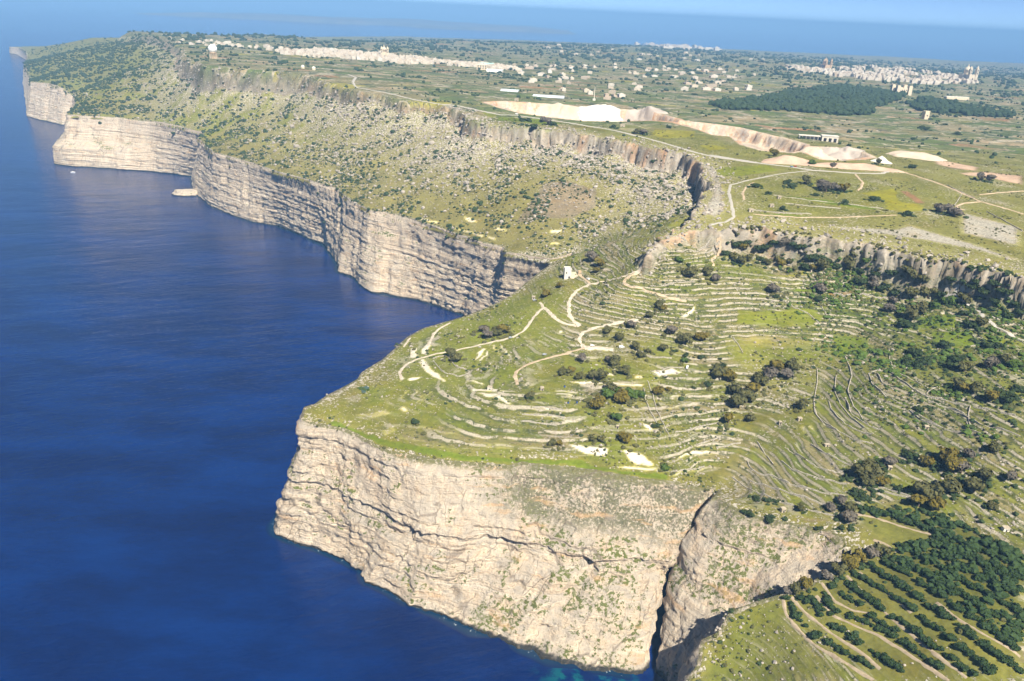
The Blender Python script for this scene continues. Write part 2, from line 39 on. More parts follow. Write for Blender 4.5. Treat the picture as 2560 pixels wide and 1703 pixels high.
ZP=[('mead',[(513,923),(551.7,913.1),(562,884.7),(539.9,845.7),(503.3,883.8)]),('mead',[(267.4,1394.5),(320.8,1302),(327.7,1234.6),(357.6,1182.7),(339.1,1129.7),(287.9,1154.3),(237.8,1223.6)]),('mead',[(561,1090.6),(654,1045.9),(636.6,1015.6),(563.5,984.8)]),('mead',[(511.6,1081.7),(536.2,984.1),(544.2,950.8),(498,913.1),(474,926.7),(461.8,986.7)]),('mead',[(277.7,995.9),(375.8,1042.3),(433.3,1044.9),(469.4,996.1),(467.6,912.5),(388.4,840.3),(309.7,835.9),(244.7,833),(241.9,875.7)]),('wild',[(-116.3,662.2),(-133.1,1113.9),(-43.6,764.4),(-3.00,800.7),(49,784.3),(68.5,734.4),(57.3,692.3),(63,668.5),(13.20,638.2),(7.20,602.8),(13.60,572.8),(-56.8,574.7),(-96.1,600.1)]),('green',[(-140.9,545.5),(-135.5,551.8),(-121.6,545.2),(-103.8,534.3),(-89.4,528),(-63,519.7),(-35.3,514.4),(-2.80,512.5),(57.5,515.8),(64.3,511.2),(86.6,507.3),(119.1,508.6),(118.1,500.9),(86.3,503.5),(64.1,506.9),(33,509.3),(51.1,509.8),(-2.60,507.6),(-34.8,507.8),(-62,511.4),(-90.2,519.6),(-108.6,530.4),(-127.9,542.7),(-138.2,543.6)]),('brown',[(179.1,587.3),(207.8,588.2),(247.5,585.8),(239.8,567.7),(214.7,569.5),(196.1,557.9),(189.6,548.6),(181,528.6),(173.4,521.8),(157.8,508),(134.3,501),(120.5,506.8),(130.4,510.7),(156.4,531.5),(175.4,544.2),(189.6,558.9),(168.6,568.9)]),('ygreen',[(249.8,591.2),(257.9,586.4),(254.2,570.6),(255.3,553.6),(267.6,529.2),(267.6,521.8),(253.7,540.9),(244.9,558.3),(245.1,575.2)]),('ygreen',[(261.2,584.2),(269.4,578.5),(267.1,563.5),(274.9,537.2),(271,531.5),(258.3,554.8),(258.3,571.1)]),('ygreen',[(209.6,531.4),(215.2,524),(221,509.6),(239.4,486),(237.9,482.3),(225.5,491.7),(210.1,510.2),(205.9,521.2)]),('ygreen',[(200.1,511.6),(208,507),(220.6,491.4),(234.9,477.6),(230.2,475.7),(212.2,487.1),(197,506.8)]),('ygreen',[(184.5,511.2),(194.9,503.6),(206.6,484.3),(221.9,471.8),(209.7,478.3),(190.2,494.6)]),('ygreen',[(230.2,529.9),(235.1,523.1),(249.4,505.3),(246.9,501.8),(239.5,509.1),(234.1,519.9)]),('ygreen',[(189.3,545.1),(196.2,534.8),(198.3,516.9),(191.8,515.9),(184.6,523.1),(185.3,532.4)]),('white',[(-94.9,689.7),(-87.9,689.5),(-86.5,684),(-86.7,680.5),(-84.4,668.5),(-86.3,665.8),(-91.8,666.7)]),('white',[(-82.7,698),(-75.6,697.1),(-77,682),(-79.3,673.4),(-82.1,675.4),(-84,685)]),('white',[(-82.4,662.6),(-77.8,664.7),(-74.6,653),(-66.3,635.6),(-59.7,623.1),(-51.7,612.2),(-55.1,611.4),(-63.9,621.2),(-71,629.2),(-77.7,640.7),(-80.7,648.8)]),('white',[(-33.8,657.2),(-28.2,680.2),(-23,679.1),(-25.3,669.5),(-31.9,655.8)]),('white',[(-29.6,655.5),(-23.4,670.1),(-19.60,678.3),(-20.6,668.5),(-25.8,653.7)]),('white',[(-20.4,685.6),(-17.10,685.7),(-7.90,661.3),(-10.20,663.4)]),('white',[(-12.70,681.6),(-9.00,681.6),(-0.50,660.3),(-3.30,659.9)]),('white',[(-89.4,585.5),(-86,600.1),(-83.9,600.5),(-87.7,585.5)]),('white',[(-81.1,586.1),(-77.7,598.8),(-75,597.7),(-79.3,585.2)]),('white',[(-76,578.8),(-68,595.6),(-66.3,595.9),(-74.3,578.4)]),('white',[(-73,577.9),(-65.5,596.3),(-63.8,596),(-71.4,578.6)]),('white',[(-31.2,589.7),(-18.80,591.3),(-12.40,590),(-8.20,587.4),(-6.00,585),(-12.20,583.7),(-18.40,583.3),(-22.7,586.7)]),('white',[(-13.00,583.8),(-7.70,587),(3.40,573.4),(-1.90,572.6),(-7.40,577.6)]),('white',[(-87,569.3),(-84.2,572.6),(-79.8,565.6),(-83.7,563.5)]),('white',[(-37.3,616.1),(-21.7,608.4),(-22.4,604.7),(-37.5,613.1)]),('white',[(-94.7,627.9),(-90.7,624.3),(-92,615.1),(-93.7,614.7)]),('white',[(-89.2,623.1),(-77.5,624.3),(-77.7,619),(-87.4,616.7)]),('white',[(18.20,570.7),(25.2,571.4),(44.4,568.1),(43.7,564.9),(31,565.8)]),('white',[(10.20,562.8),(25.2,562.6),(45.9,558.7),(44.6,556.2),(25.2,557.9)]),('white',[(37.4,594.5),(56.7,594),(55.3,590.7),(37.4,591.5)]),('white',[(37.3,589.8),(56.4,588.7),(55.1,585.1),(36.7,587)]),('white',[(123.3,629.4),(139.9,635.5),(149.2,630.1),(125.6,622.8)]),('white',[(63,620.7),(75.9,627.1),(90.7,624.2),(87.8,619.8)]),('white',[(41.5,609),(111.6,610.3),(111.2,606.6),(62.1,605)]),('white',[(65.5,666.5),(76.1,668),(96.8,663.3),(86.1,660.8),(66.6,661.8)]),('white',[(154.3,698.8),(174.6,718),(168.8,705.8),(158.2,697.1)]),('white',[(41.3,697.9),(48,695),(47.2,689.7),(43.2,691.8)]),('white',[(-33.8,598.7),(1.40,593.6),(8.60,589),(-32.3,593.6)]),('white',[(131.9,597.1),(162.6,606.9),(164,605.1),(134.6,594.8)]),('white',[(128.2,582.1),(148.2,591.6),(149.5,589.4),(131.9,581.6)]),('white',[(133.6,578.9),(150.1,585.2),(151.2,584.1),(134.2,576.9)]),('white',[(144.4,578),(156.2,583.7),(155.9,582.1),(144.6,576.6)]),('white',[(125.5,626.6),(144.9,630.1),(144,626.6),(125,623)]),('white',[(104.9,622.6),(113.7,623.3),(113.6,618.7),(104.7,617)]),('white',[(96.6,609.3),(112.2,610.2),(112.1,607.5),(96.4,606.9)]),('white',[(103.3,560.4),(113.4,557.3),(111.8,550),(98,548.5),(98.5,549.8),(109.5,551.3),(104.2,557.6)]),('white',[(43.1,531.5),(76.2,528.7),(76.9,521.4),(71.2,518.2),(56.1,521.4)]),('white',[(86.6,527.4),(100.2,525),(110.2,515.9),(103.3,512.5),(90.7,517.2)]),('white',[(126.8,524.8),(137.5,535.1),(152.4,542.1),(161.3,540.7),(139.2,531.5),(127.7,523)]),('white',[(79.5,512),(114.2,512.6),(112.7,509.4),(86.8,509.1)]),('white',[(121.4,509.1),(149.6,524.4),(149.3,522.4),(123.3,507.4)]),('white',[(228.1,557.8),(232,558.1),(233.3,539.4),(230.4,540.2)]),('white',[(233.9,557.3),(237.7,557.3),(239.5,539.1),(236.1,538.3)]),('white',[(8.70,508),(21.6,508.6),(25.1,508.4),(15.50,508.7),(2.50,505.6)]),('pale',[(-123.4,560.3),(-98.1,568),(-91.5,562.9),(-107.6,555.7)]),('pale',[(-97.8,538.8),(-90,546.3),(-85.8,540.6),(-92.4,533.1)]),('pale',[(-89,570.2),(-84.8,573.3),(-79.8,567),(-84.5,562.9)]),('pale',[(6.90,561.7),(48.2,557.5),(45.9,555.2),(6.90,559.9)]),('pale',[(18.30,570.3),(43.9,567.8),(43.3,565.9),(18.90,567.1)]),('pale',[(11.60,552.6),(37.8,551.6),(37.7,549.6),(13.90,550.3)]),('pale',[(-86.9,533.1),(-58.5,528.5),(-59.4,525.9),(-83,529.4)]),('pale',[(-54.2,539.9),(-25.9,534.7),(-26.9,533.1),(-53.9,536.8)]),('pale',[(-63.4,523.4),(-35.8,520.6),(-35.7,519.1),(-63.1,520.9)]),('pale',[(-19.90,527.4),(7.70,526.2),(5.50,524.1),(-18.70,525.2)]),('pale',[(-15.20,541.8),(14.10,539.2),(14.10,537.6),(-15.00,539.4)]),('pale',[(-77.6,546.2),(-54.4,541.7),(-54.2,539.9),(-77.2,543.9)]),('pale',[(-29.8,526.7),(18.70,524.1),(18.70,522),(-25.1,523.3)]),('sand',[(197.4,460.1),(220,453.7),(218.1,447.8),(201.8,451)]),('sand',[(70.2,737.6),(89.5,738.5),(101.9,739.3),(107.9,729),(135.8,720.4),(137.9,714.3),(116.5,715.3),(97.8,717.2),(79.2,724.5)]),('sandp',[(-5.80,1034.1),(32.3,1138),(73.1,1133.5),(111.7,1096.3),(109,1048.5),(69.7,1021.4)]),('cream',[(-147.2,1141.1),(-111.7,1105.9),(-109.9,1098.6),(-143.3,1130.3)]),('cream',[(-104.6,1096.4),(-67.2,1058.5),(-41.9,1033.9),(-45,1031.3),(-84.1,1072)]),('cream',[(-39.4,1034.3),(-28.2,1021.8),(-26.9,1014.1),(-38,1026.4)]),('cream',[(-76.8,1104.2),(-56.8,1079.4),(-56.3,1071.8),(-69,1083)]),('cream',[(-33.5,1049.4),(-13.50,1030.5),(-15.20,1027.1),(-29.1,1040.1)]),('cream',[(41.1,1002.5),(57.6,997.2),(55.6,989.3),(42.9,995.2)]),('cream',[(41,976.1),(53.6,971),(53.5,966.8),(41.9,971.4)]),('yellow',[(402.4,948.4),(461.8,986.7),(436.3,917.9),(460.7,904.7),(445.4,877.8),(405.4,875),(420.5,920.4)]),('red',[(460.8,971.6),(470.7,974.1),(466.4,917.2),(455.1,914.7)]),('green',[(298.5,912.2),(346.8,902.1),(399,879.2),(385,872.2),(341,884.9)]),('green',[(251.1,847.4),(311.2,841.1),(306.6,835.7),(249.9,842.3)]),('yellow',[(219.7,1363.5),(289.4,1373.1),(274.2,1306.3),(225.8,1279.4),(203.9,1302.6)]),('yellow',[(268,1233.2),(295,1236.4),(306.4,1208.8),(275.7,1195.6)]),('ygreen',[(259.1,1068.6),(335.1,1100),(340.3,1062.8),(274.7,1013.5),(250.6,1020.5)]),('brown',[(77.7,1386.1),(146.7,1335.3),(137.2,1309.5),(80.2,1336.9)]),('ygreen',[(-72,1471.3),(-42.5,1445.5),(-50.9,1403.3),(-70.3,1439.1)]),('green',[(-41.4,1416.1),(33.9,1418),(72.5,1379.6),(47.4,1355.4),(-0.90,1370.9),(-45.2,1384)]),('pave',[(244.7,1110.9),(259.1,1068.6),(248.4,977.8),(226.1,853.7),(209.9,834.2),(193,851.5),(216.2,906.2),(234.3,978)]),('pave',[(300.5,815.3),(347.9,793.1),(402.4,767.7),(435.1,747.4),(464.5,711.1),(471.5,723.6),(447.4,772.2),(408.2,828.4),(384.3,811)]),('pave',[(491.7,893.3),(533.1,833.6),(491.4,759.5),(446.4,799.9)]),('red',[(304.4,739.6),(324.8,735.9),(326.4,730.5),(304.9,735.3)]),('yellow',[(260.1,767),(288.4,767.4),(292.7,761.5),(261.8,762)]),('green',[(366.8,662.5),(397.5,651.2),(394.8,628.8),(376.8,630.1),(362.9,638.5)]),('ygreen',[(401.9,645.4),(426.6,624),(423,616.9),(396.7,628.1)]),('green',[(369.1,687.1),(395.4,678.9),(388.6,657.6),(360.3,670.8)]),('green',[(292.8,685.6),(321.9,676.4),(312.2,646),(285.2,652.9)]),('dgreen',[(299.9,731.9),(330,729),(329.3,716.1),(348.8,696.6),(344,673),(301.7,689.1),(299.4,709.2)]),('green',[(275.3,746.3),(293.2,746),(292,740.4),(270,741.7)]),('green',[(234.4,452.4),(255.2,441.2),(268.6,426.4),(264.6,416.9),(249.2,425.2),(238.5,437.7)]),('ygreen',[(212.7,714.7),(283.2,720.7),(294.1,709.4),(277,695.9),(206.1,694.5)]),('pinkish',[(207.5,687.2),(289.9,694),(286.8,670),(215.5,660.2),(203.6,666.6)]),('orch',[(170.2,392.8),(184.7,393.1),(209.4,404.3),(234.8,415.2),(233.2,455.9),(240.5,464.1),(276.7,454.5),(309,395.4),(263.1,308.3),(202.5,327.1),(182.8,350.3),(171.8,373.3)]),('turf',[(140.8,389.5),(155.7,392.1),(171.2,392.5),(171.1,378.9),(180.7,355.9),(197.8,328.7),(123.5,359),(122.7,367.7),(134.5,381)]),('pink',[(633.2,1251.3),(655.3,1223.6),(675.8,1195.5),(648.7,1152),(613.7,1161.7),(605.5,1193.3)]),('pink',[(606.8,1126.8),(664.3,1157.8),(712.5,1147.5),(666.3,1067.4),(652.6,1080.2),(635.8,1104.3),(607.1,1107.2)]),('block',[(238.9,459.5),(257.3,447),(272.3,449.1),(309.8,397),(266.7,316),(257.8,338),(247.7,370.9),(241.7,409),(251.4,422.6),(267,417.8),(269.8,424.1),(246.1,446.8)]),('wood',[(434.6,1947.6),(636.3,2233.6),(847.9,2610.1),(1125.6,2998.1),(1204.9,2811.9),(1275,2792.9),(1095.6,2446.1),(931.2,2198.3),(824.1,1976.4),(756.6,1935.6),(598.2,1920.3),(440.1,1822.6)]),('wood',[(1073,2393.6),(1243.6,2579.7),(1237.9,2347.3),(1300.5,2202.9),(1222.8,2098.3),(1095.9,2102.9),(1022.5,2144.6)]),('bowl',[(262.5,643.5),(276.8,649.8),(301.6,618.2),(333.1,583.7),(349.7,548.8),(342.3,511.5),(316.6,496.9),(279.9,501.4),(238.7,512.9),(239.3,564.8)]),('bowl',[(185.1,544),(210.1,543.2),(238.2,566.8),(251,590.6),(281.7,547.4),(298.3,523.8),(280.5,478.8),(243.8,488.6),(233,466),(221.8,448.7),(182.9,468.1),(163.8,509.6)])]
TREES=[('h','d',167.2,614.9,6.70),('h','d',154.2,609.6,4.40),('h','d',133.3,621.9,2.90),('h','d',115.6,554.7,7.80),('h','y',124.2,599.8,7.80),('h','y',132.5,604.3,4.80),('h','y',176.6,570.6,10.20),('h','g',103.3,591.9,7.20),('h','g',96.6,592.1,4.70),('h','g',108,592.8,4.70),('h','o',120.6,581.8,2.50),('h','o',179,626,16.90),('h','y',185.7,621.5,15.50),('h','o',187.5,605.2,21.6),('h','o',196.4,595.7,24),('h','o',186.9,590.2,17.50),('h','y',204.8,606.4,14.10),('h','o',212.7,619.5,14.30),('h','r',222.7,625.2,14.50),('h','y',231.1,634.6,14.70),('h','r',236.6,626.6,11.90),('h','o',242.9,636.7,12.10),('h','o',193.7,572.5,8.60),('h','o',236.9,582.2,10.10),('h','d',167.1,615.2,7.00),('h','g',117.4,512,6.70),('h','g',85.3,559.9,9.30),('h','y',88.9,534.8,10.70),('h','o',71.1,534.4,6.80),('h','o',64.4,534.1,5.60),('h','o',34.3,527.6,6.70),('h','y',39.8,528.8,5.60),('h','o',16.70,581.9,7.10),('h','y',71.4,576,10.70),('h','y',89.9,585.2,12.00),('h','o',83.5,595.1,10.90),('h','g',100.1,592.1,9.70),('h','g',106.2,592.4,8.50),('h','o',44.6,621.1,7.50),('h','y',52.2,623.2,6.30),('h','o',70.2,612,9.90),('h','o',77.6,612.1,11.20),('h','o',97.2,623.3,10.10),('h','o',89.6,637.1,10.30),('h','o',57.9,612.1,7.40),('h','d',179,640.5,5.30),('h','d',185.7,641.8,5.30),('h','r',-27.4,713.9,10.50),('h','r',-23.5,700.2,10.40),('h','y',-7.90,704.9,15.30),('h','o',-14.70,703.2,11.10),('h','o',-54.9,666,10.00),('h','o',-49.5,655.7,10.50),('h','d',144.6,657,5.60),('h','d',154.8,651.1,6.30),('h','g',152.4,643.5,6.50),('h','d',168.1,649.6,6.90),('h','d',184.2,649.7,3.70),('h','d',180,640,4.70),('h','d',184.6,641.3,4.80),('h','d',167.1,614.7,6.60),('h','o',135.8,658.5,8.00),('h','y',31,760.6,8.80),('h','y',45.7,772,6.70),('h','y',87.1,803.8,10.80),('h','y',83.3,791.3,7.60),('h','r',80.8,822.1,12.60),('h','g',162.6,766,8.20),('h','d',170.6,763.8,5.90),('h','o',189.6,760.3,11.20),('h','o',170.4,750.4,14.70),('h','r',195.9,753.7,10.40),('h','o',136.3,709.4,8.40),('h','o',126.2,700,8.30),('h','y',140.2,706.7,7.00),('h','y',170.8,671.7,11.50),('h','o',154.5,667.7,12.10),('h','r',144.1,679.1,10.90),('h','o',111,662.1,8.00),('h','o',115,651.4,7.90),('h','o',122,656.2,5.30),('h','o',87.8,685.6,8.10),('h','o',97.7,674.7,8.70),('h','r',109.4,690.4,8.90),('h','r',63,642.6,9.60),('h','o',44.2,618.2,6.20),('h','o',49.3,621.4,5.00),('h','o',89.4,637.2,7.70),('h','r',84.6,641.8,7.70),('h','d',-72.8,548.6,7.10),('h','y',69.7,571.4,10.60),('h','y',90.4,580.7,12.00),('h','g',80.4,589.5,12.10),('h','g',102.1,590.7,9.70),('h','g',90.3,593.4,9.70),('h','d',17.00,580.6,5.90),('h','y',122.1,596.1,8.60),('e','d',228.9,804.5,12.60),('e','d',237.4,803.8,12.60),('e','y',233.8,803.5,9.50),('e','d',248.9,800.5,13.40),('e','d',257.2,797.3,14.20),('e','d',263.2,795.8,13.40),('e','r',271.5,789.2,13.30),('e','d',278.2,788.9,13.40),('e','d',286.3,784,13.40),('e','d',292.3,775.9,12.50),('e','d',300.1,773.5,12.50),('e','d',308.8,768,11.70),('e','d',288.9,769.5,13.20),('e','o',303.2,761,17.00),('e','d',317.6,763,10.90),('e','o',326.6,760.7,13.30),('e','g',340.5,753.3,9.30),('e','d',335.4,756.4,12.50),('e','d',346,741.3,13.10),('e','d',356.6,734.4,12.30),('e','o',368.5,723.7,13.00),('e','o',378.6,717.7,15.30),('e','d',333.2,739.2,16.90),('e','r',343,734.4,13.10),('e','d',353.2,731.7,15.40),('e','d',362.9,726.3,13.90),('e','o',372.7,717.6,16.90),('e','o',387.3,715.3,17.00),('e','d',396.2,712.4,12.40),('e','r',251.9,742,12.70),('e','d',253.1,734.7,7.40),('e','r',296.1,740,12.10),('e','d',292,730.9,9.80),('e','o',359.9,686.4,19.30),('e','o',371.9,692.1,15.00),('e','d',352.3,675.8,16.10),('e','r',355.9,716.8,9.10),('e','g',386.4,701.5,13.70),('e','g',398.7,701,13.00),('e','o',410.5,696.4,12.30),('e','d',402.5,675.6,10.50),('e','d',343.5,628.9,13.90),('e','d',345.9,612.9,13.70),('e','d',367,634.4,12.00),('e','d',364.8,606.7,11.70),('e','o',363.1,589,12.80),('e','d',355.3,598.4,11.50),('e','d',396.8,623.4,12.10),('e','d',405.4,622.1,8.50),('e','g',401.2,587.5,11.00),('e','o',395.6,593.8,11.70),('e','r',382.8,588.5,11.50),('e','d',336.8,607.8,11.50),('e','d',331.3,616.6,10.20),('e','y',349.3,559.3,9.70),('e','o',354.8,555.6,9.70),('e','y',359.1,540.8,9.50),('e','d',367.9,544.5,11.60),('e','d',370.6,535.5,10.80),('e','o',346.5,564.9,9.70),('e','d',383.4,546.7,10.40),('e','d',312,547.7,7.50),('e','y',294.8,765.1,8.50),('e','d',401.1,710.1,11.50),('e','d',408.2,702.2,11.50),('e','d',414.2,695.4,13.00),('e','d',423.7,688.3,14.50),('e','d',432.9,677.2,12.90),('e','d',427.6,679.5,12.20),('e','d',439.1,670.3,12.90),('e','d',442.8,664.1,12.10),('e','d',415.8,694,9.10),('e','d',426.5,684.8,10.60),('e','r',349.1,704.9,10.50),('e','o',221.4,791.1,9.30),('e','o',228.8,784.5,9.30),('e','o',237.3,789.7,9.40),('e','o',254.2,780.2,9.30),('e','y',269.3,785.1,11.00),('e','o',276.6,785.7,9.50),('e','d',248.6,788.4,7.80),('e','d',215.8,795.7,9.30),('e','d',430.2,661.8,12.00),('e','d',398.3,656.1,11.70),('e','o',404.2,651.1,10.20),('o','o',248.6,485,13.90),('o','o',256.4,490.4,11.90),('o','y',258.2,475.4,9.60),('o','o',256.7,481.1,10.40),('o','o',249.6,477.4,10.30),('o','r',269.6,493.6,9.90),('o','d',286,498.8,11.50),('o','y',292,487.1,9.90),('o','y',304.5,486.5,13.60),('o','y',304.4,475.7,12.00),('o','r',308.7,472.6,9.90),('o','o',294.1,456.6,16.50),('o','o',287.9,457.5,11.00),('o','o',277.8,457.3,13.60),('o','o',308,453.5,13.10),('o','y',272.8,450.2,10.80),('o','y',280.8,445.7,11.40),('o','o',231.9,455.3,9.30),('o','r',228.9,447.7,9.90),('o','d',241.5,470.9,8.80),('o','d',245.3,464.9,8.10),('o','r',228.3,465.9,8.10),('o','r',220.9,460.5,6.70),('o','d',241.1,487.6,6.90),('o','d',178.7,484,6.10),('o','d',184.3,477.8,6.00),('o','d',190.2,477.2,4.00),('o','o',201.9,463.5,6.60),('o','d',164.8,464.2,5.30),('o','d',180.2,455.9,8.60),('o','d',167.8,462.2,6.70),('o','d',208.5,443.8,5.20),('o','d',222.1,442.5,4.60),('o','o',236.5,414.2,10.20),('o','r',230,414.1,10.10),('o','y',222.9,412.3,8.80),('o','y',214.3,406.3,10.60),('o','o',207.2,404.3,9.90),('o','r',199.3,399.7,7.30),('o','y',185,394,8.50),('o','o',179,393,8.40),('o','r',174.4,393.1,6.00),('o','o',318.3,462,9.80),('o','r',330.7,455.9,8.40),('o','o',311.2,436.6,6.80),('o','d',267.1,467.8,6.20),('o','r',318.1,486.3,8.60),('o','o',333.2,485,8.70),('p','r',357.8,954.9,15.10),('p','r',359.9,940.5,14.90),('p','r',374,951.5,15.20),('p','y',383.3,948.2,13.30),('p','d',326.8,979.4,11.50),('p','r',610.9,1075.8,18.30),('p','r',622.1,1071.2,18.30),('p','r',461.3,877.4,22.1),('p','r',471.5,874.9,20.3),('p','r',473.3,862,14.60),('p','d',420.5,857.3,10.70),('p','d',322.7,954,11.20),('p','o',348.4,980.1,11.60),('p','o',501.5,1139.2,9.20),('p','g',398.8,1110.2,10.90),('p','y',359.5,1159.3,13.40),('p','r',423.5,1098.1,8.70),('p','d',280.6,952,11.00),('p','d',285.3,918.4,7.10),('p','d',285,858.1,8.40),('p','d',340.2,917.5,7.30),('p','d',364.2,890.5,8.90),('p','d',406.5,914.9,11.10),('p','d',546.2,1133.3,11.60),('p','d',880,1670.1,20.8),('p','d',843.7,1746.1,17.80),('p','d',834.9,1713.8,21),('p','d',1.40,1387.8,14.00),('p','d',8.80,1386.8,14.00),('p','r',33.4,1385.1,15.30),('p','r',42.7,1358.3,13.70),('p','d',49.8,1354.7,12.50),('p','d',18.40,1311.9,14.50),('p','o',183.9,1309.5,12.20),('p','r',192.6,1305.1,12.10),('p','d',151.5,1360.1,10.10)]
ORCH=[(172.3,389.4,0),(174.3,385.2,0),(175,381.6,0),(175.7,377.4,0),(176.7,373.8,0),(178.8,369.6,0),(181.8,362.1,0),(186.9,356.2,1),(189.1,353,1),(190.4,349.9,1),(192.6,346.8,1),(195.5,343,1),(198.1,339.8,1),(200.5,336.8,1),(202.4,334.5,1),(179.3,389,2),(180.5,387.1,2),(182.9,383.8,2),(186.9,375.9,2),(187.6,373.1,2),(190.4,365.8,2),(192.2,364,2),(195.5,360.7,2),(197.6,357.3,2),(198.7,353.5,2),(200.7,349.7,2),(205,343.4,2),(206.6,339.8,2),(209.1,336.3,2),(210.9,333.2,2),(212.9,330.7,2),(214.2,327.7,2),(185.5,385.3,3),(186.8,382.1,3),(187.7,378.4,3),(189.9,375.8,3),(192.7,372.4,3),(193.9,387.6,4),(193.9,382.9,4),(193.7,379.4,4),(194.9,376.2,4),(196.3,372.6,4),(201.7,367.8,5),(205.2,364.7,5),(208,362.4,5),(210.3,358.6,5),(213.2,355.7,5),(215.7,352.8,5),(217.9,348.7,5),(221,342.6,5),(223,338.3,5),(224.2,334.7,5),(225.8,331.6,5),(227.8,326.7,5),(230,323.8,5),(199.9,392.2,6),(202.8,384.9,6),(204.9,381.1,6),(206.5,378.3,6),(209.3,375,6),(212.3,364.8,7),(213.8,361.3,7),(215.8,358.1,7),(217.6,354.6,7),(219.5,351.7,7),(207.4,397.6,8),(209.6,392.7,8),(210.5,390,8),(211.5,385.3,8),(213.7,382.4,8),(214.9,378.9,8),(216.2,375.6,8),(217.6,372.9,8),(218.7,368.4,8),(222,361,8),(224.4,357.7,8),(225.6,354.1,8),(227.1,350.2,8),(228.2,347.3,8),(229.7,343.6,8),(230.2,339.1,8),(231.1,335.8,8),(233.9,332.3,8),(234.7,328.2,8),(237,325.2,8),(238.2,320.6,8),(239.6,318.5,8),(242,314.7,8),(216.1,398.8,9),(219,395,9),(221,391.1,9),(222.4,387.5,9),(224.7,384.7,9),(225.8,381,9),(227.5,377.8,9),(228.6,373.4,9),(230.5,369.9,9),(231.7,366.6,9),(232.6,362.9,9),(234.5,354.9,9),(235.3,351.3,9),(236.4,347.5,9),(238.6,344.1,9),(239.2,339.7,9),(240.6,335.9,9),(241.6,331.9,9),(242.6,329.4,9),(244.5,325.5,9),(246.4,321.1,9),(247.9,318.6,9),(249.2,314.6,9),(228,406.9,10),(228.4,402.3,10),(229.3,399,10),(230.2,394.9,10),(231.2,391.7,10),(233.6,388.7,10),(235.1,384.8,10),(235.5,382.2,10),(236.8,377.7,10),(237.4,374,10),(238.7,370.5,10),(240.2,366.5,10),(240.3,362.1,10),(242.4,358.6,10),(244.1,355.2,10),(244.9,351.4,10),(247.2,348.3,10),(247.2,344,10),(249.1,339.8,10),(249.7,337,10),(250.3,333.6,10),(252.6,328.9,10),(254.1,325.1,10),(256.2,321.4,10),(258.6,318.5,10),(261,316.1,10),(262.9,312.8,10),(237,404.1,11),(238.9,400.4,11),(240.8,396.6,11),(242.3,393.5,11),(243.1,390,11),(244.6,382.8,11),(245.2,379.7,11),(246.7,376.2,11),(248.6,372.3,11),(249.3,368.8,11),(250.1,365.9,11),(250.9,361.7,11),(251.5,357.6,11),(252.8,354.3,11),(255.3,348,11),(257.2,345.3,11),(259.3,340.5,11),(259.5,337.2,11),(261.8,334.4,11),(263,330.4,11),(265.1,327.4,11),(266.8,324.9,11),(242.8,411.6,12),(244.2,407.2,12),(245.7,403.9,12),(247.1,400.2,12),(248,396.3,12),(250.2,392.5,12),(251.2,389.5,12),(252,385.1,12),(253.3,381.9,12),(254.3,378.4,12),(255.6,375.4,12),(256.2,370.9,12),(258,367.7,12),(260.4,363.8,12),(261.2,360.5,12),(261.9,356.6,12),(263.6,353.5,12),(265.9,349.3,12),(267.4,346.1,12),(269.7,343,12),(271.7,339.3,12),(274.1,336.7,12),(249.4,421.2,13),(250.8,417.2,13),(253.3,413.9,13),(255.2,410.1,13),(254.9,407.7,13),(257.6,402.9,13),(258.6,400.1,13),(260.7,392,13),(262,388.1,13),(263.2,384.4,13),(265,380.2,13),(265.5,376.5,13),(266.5,372.6,13),(267.7,369,13),(270,365.6,13),(271.2,361.8,13),(273.7,359.4,13),(275.8,354.7,13),(277.9,352.7,13),(279.4,349.5,13),(281.6,346,13),(238.1,457.3,14),(242,455.5,14),(244.8,453,14),(248.6,450.6,14),(252.1,447.9,14),(255.1,445.1,14),(257.7,443,14),(260.1,439.9,14),(263.3,437,14),(265.9,434.5,14),(268.9,430.5,14),(273.1,425,14),(275.9,421.7,14),(278.1,417.6,14),(279.6,414.6,14),(281.2,411.6,14),(283.3,407.9,14),(285.2,405.4,14),(287,401.5,14),(289.1,397.5,14),(293,391.1,14),(294.5,387.6,14),(273.2,445.7,15),(276,442.7,15),(278.7,440.6,15),(281.7,437.2,15),(283.1,433.7,15),(285,429.8,15),(286.9,426.6,15),(289.8,423.6,15),(291.2,420.5,15),(293.4,417.2,15),(294.8,413.5,15),(296.5,410.1,15),(299.6,406.8,15),(300.8,403.7,15),(303.3,401,15),(304.2,397.3,15),(267.5,415.6,16),(269.3,412.3,16),(271.3,409.7,16),(272.8,406.3,16),(275.2,401.4,16),(276.2,398.6,16),(277.4,395.3,16),(278.8,391.6,16),(281.3,387.9,16),(282.8,384.6,16),(284.8,380.8,16),(285.7,377.3,16),(287,373.9,16),(289.3,370.4,16),(290.7,366,16),(265.1,404.9,17),(266.4,401.4,17),(268.1,397.6,17),(269.4,393.3,17),(270.8,390.8,17),(271.9,386.6,17),(272.9,383.3,17),(274.9,380.2,17),(275.3,377.1,17),(277.1,373.1,17),(279.1,370.2,17),(281.2,367.1,17),(282.3,364.5,17),(284.8,360.8,17),(270.8,420.1,18),(271.5,416.7,18),(272.9,413.7,18),(275.8,410,18),(276.7,407.2,18),(278,403,18),(280.2,398.9,18),(281,396.2,18),(283.1,393.4,18),(285.2,388.8,18),(287,385.9,18),(288.5,382.3,18),(290.7,379.6,18),(292.6,376.4,18),(294.5,373.2,18)]
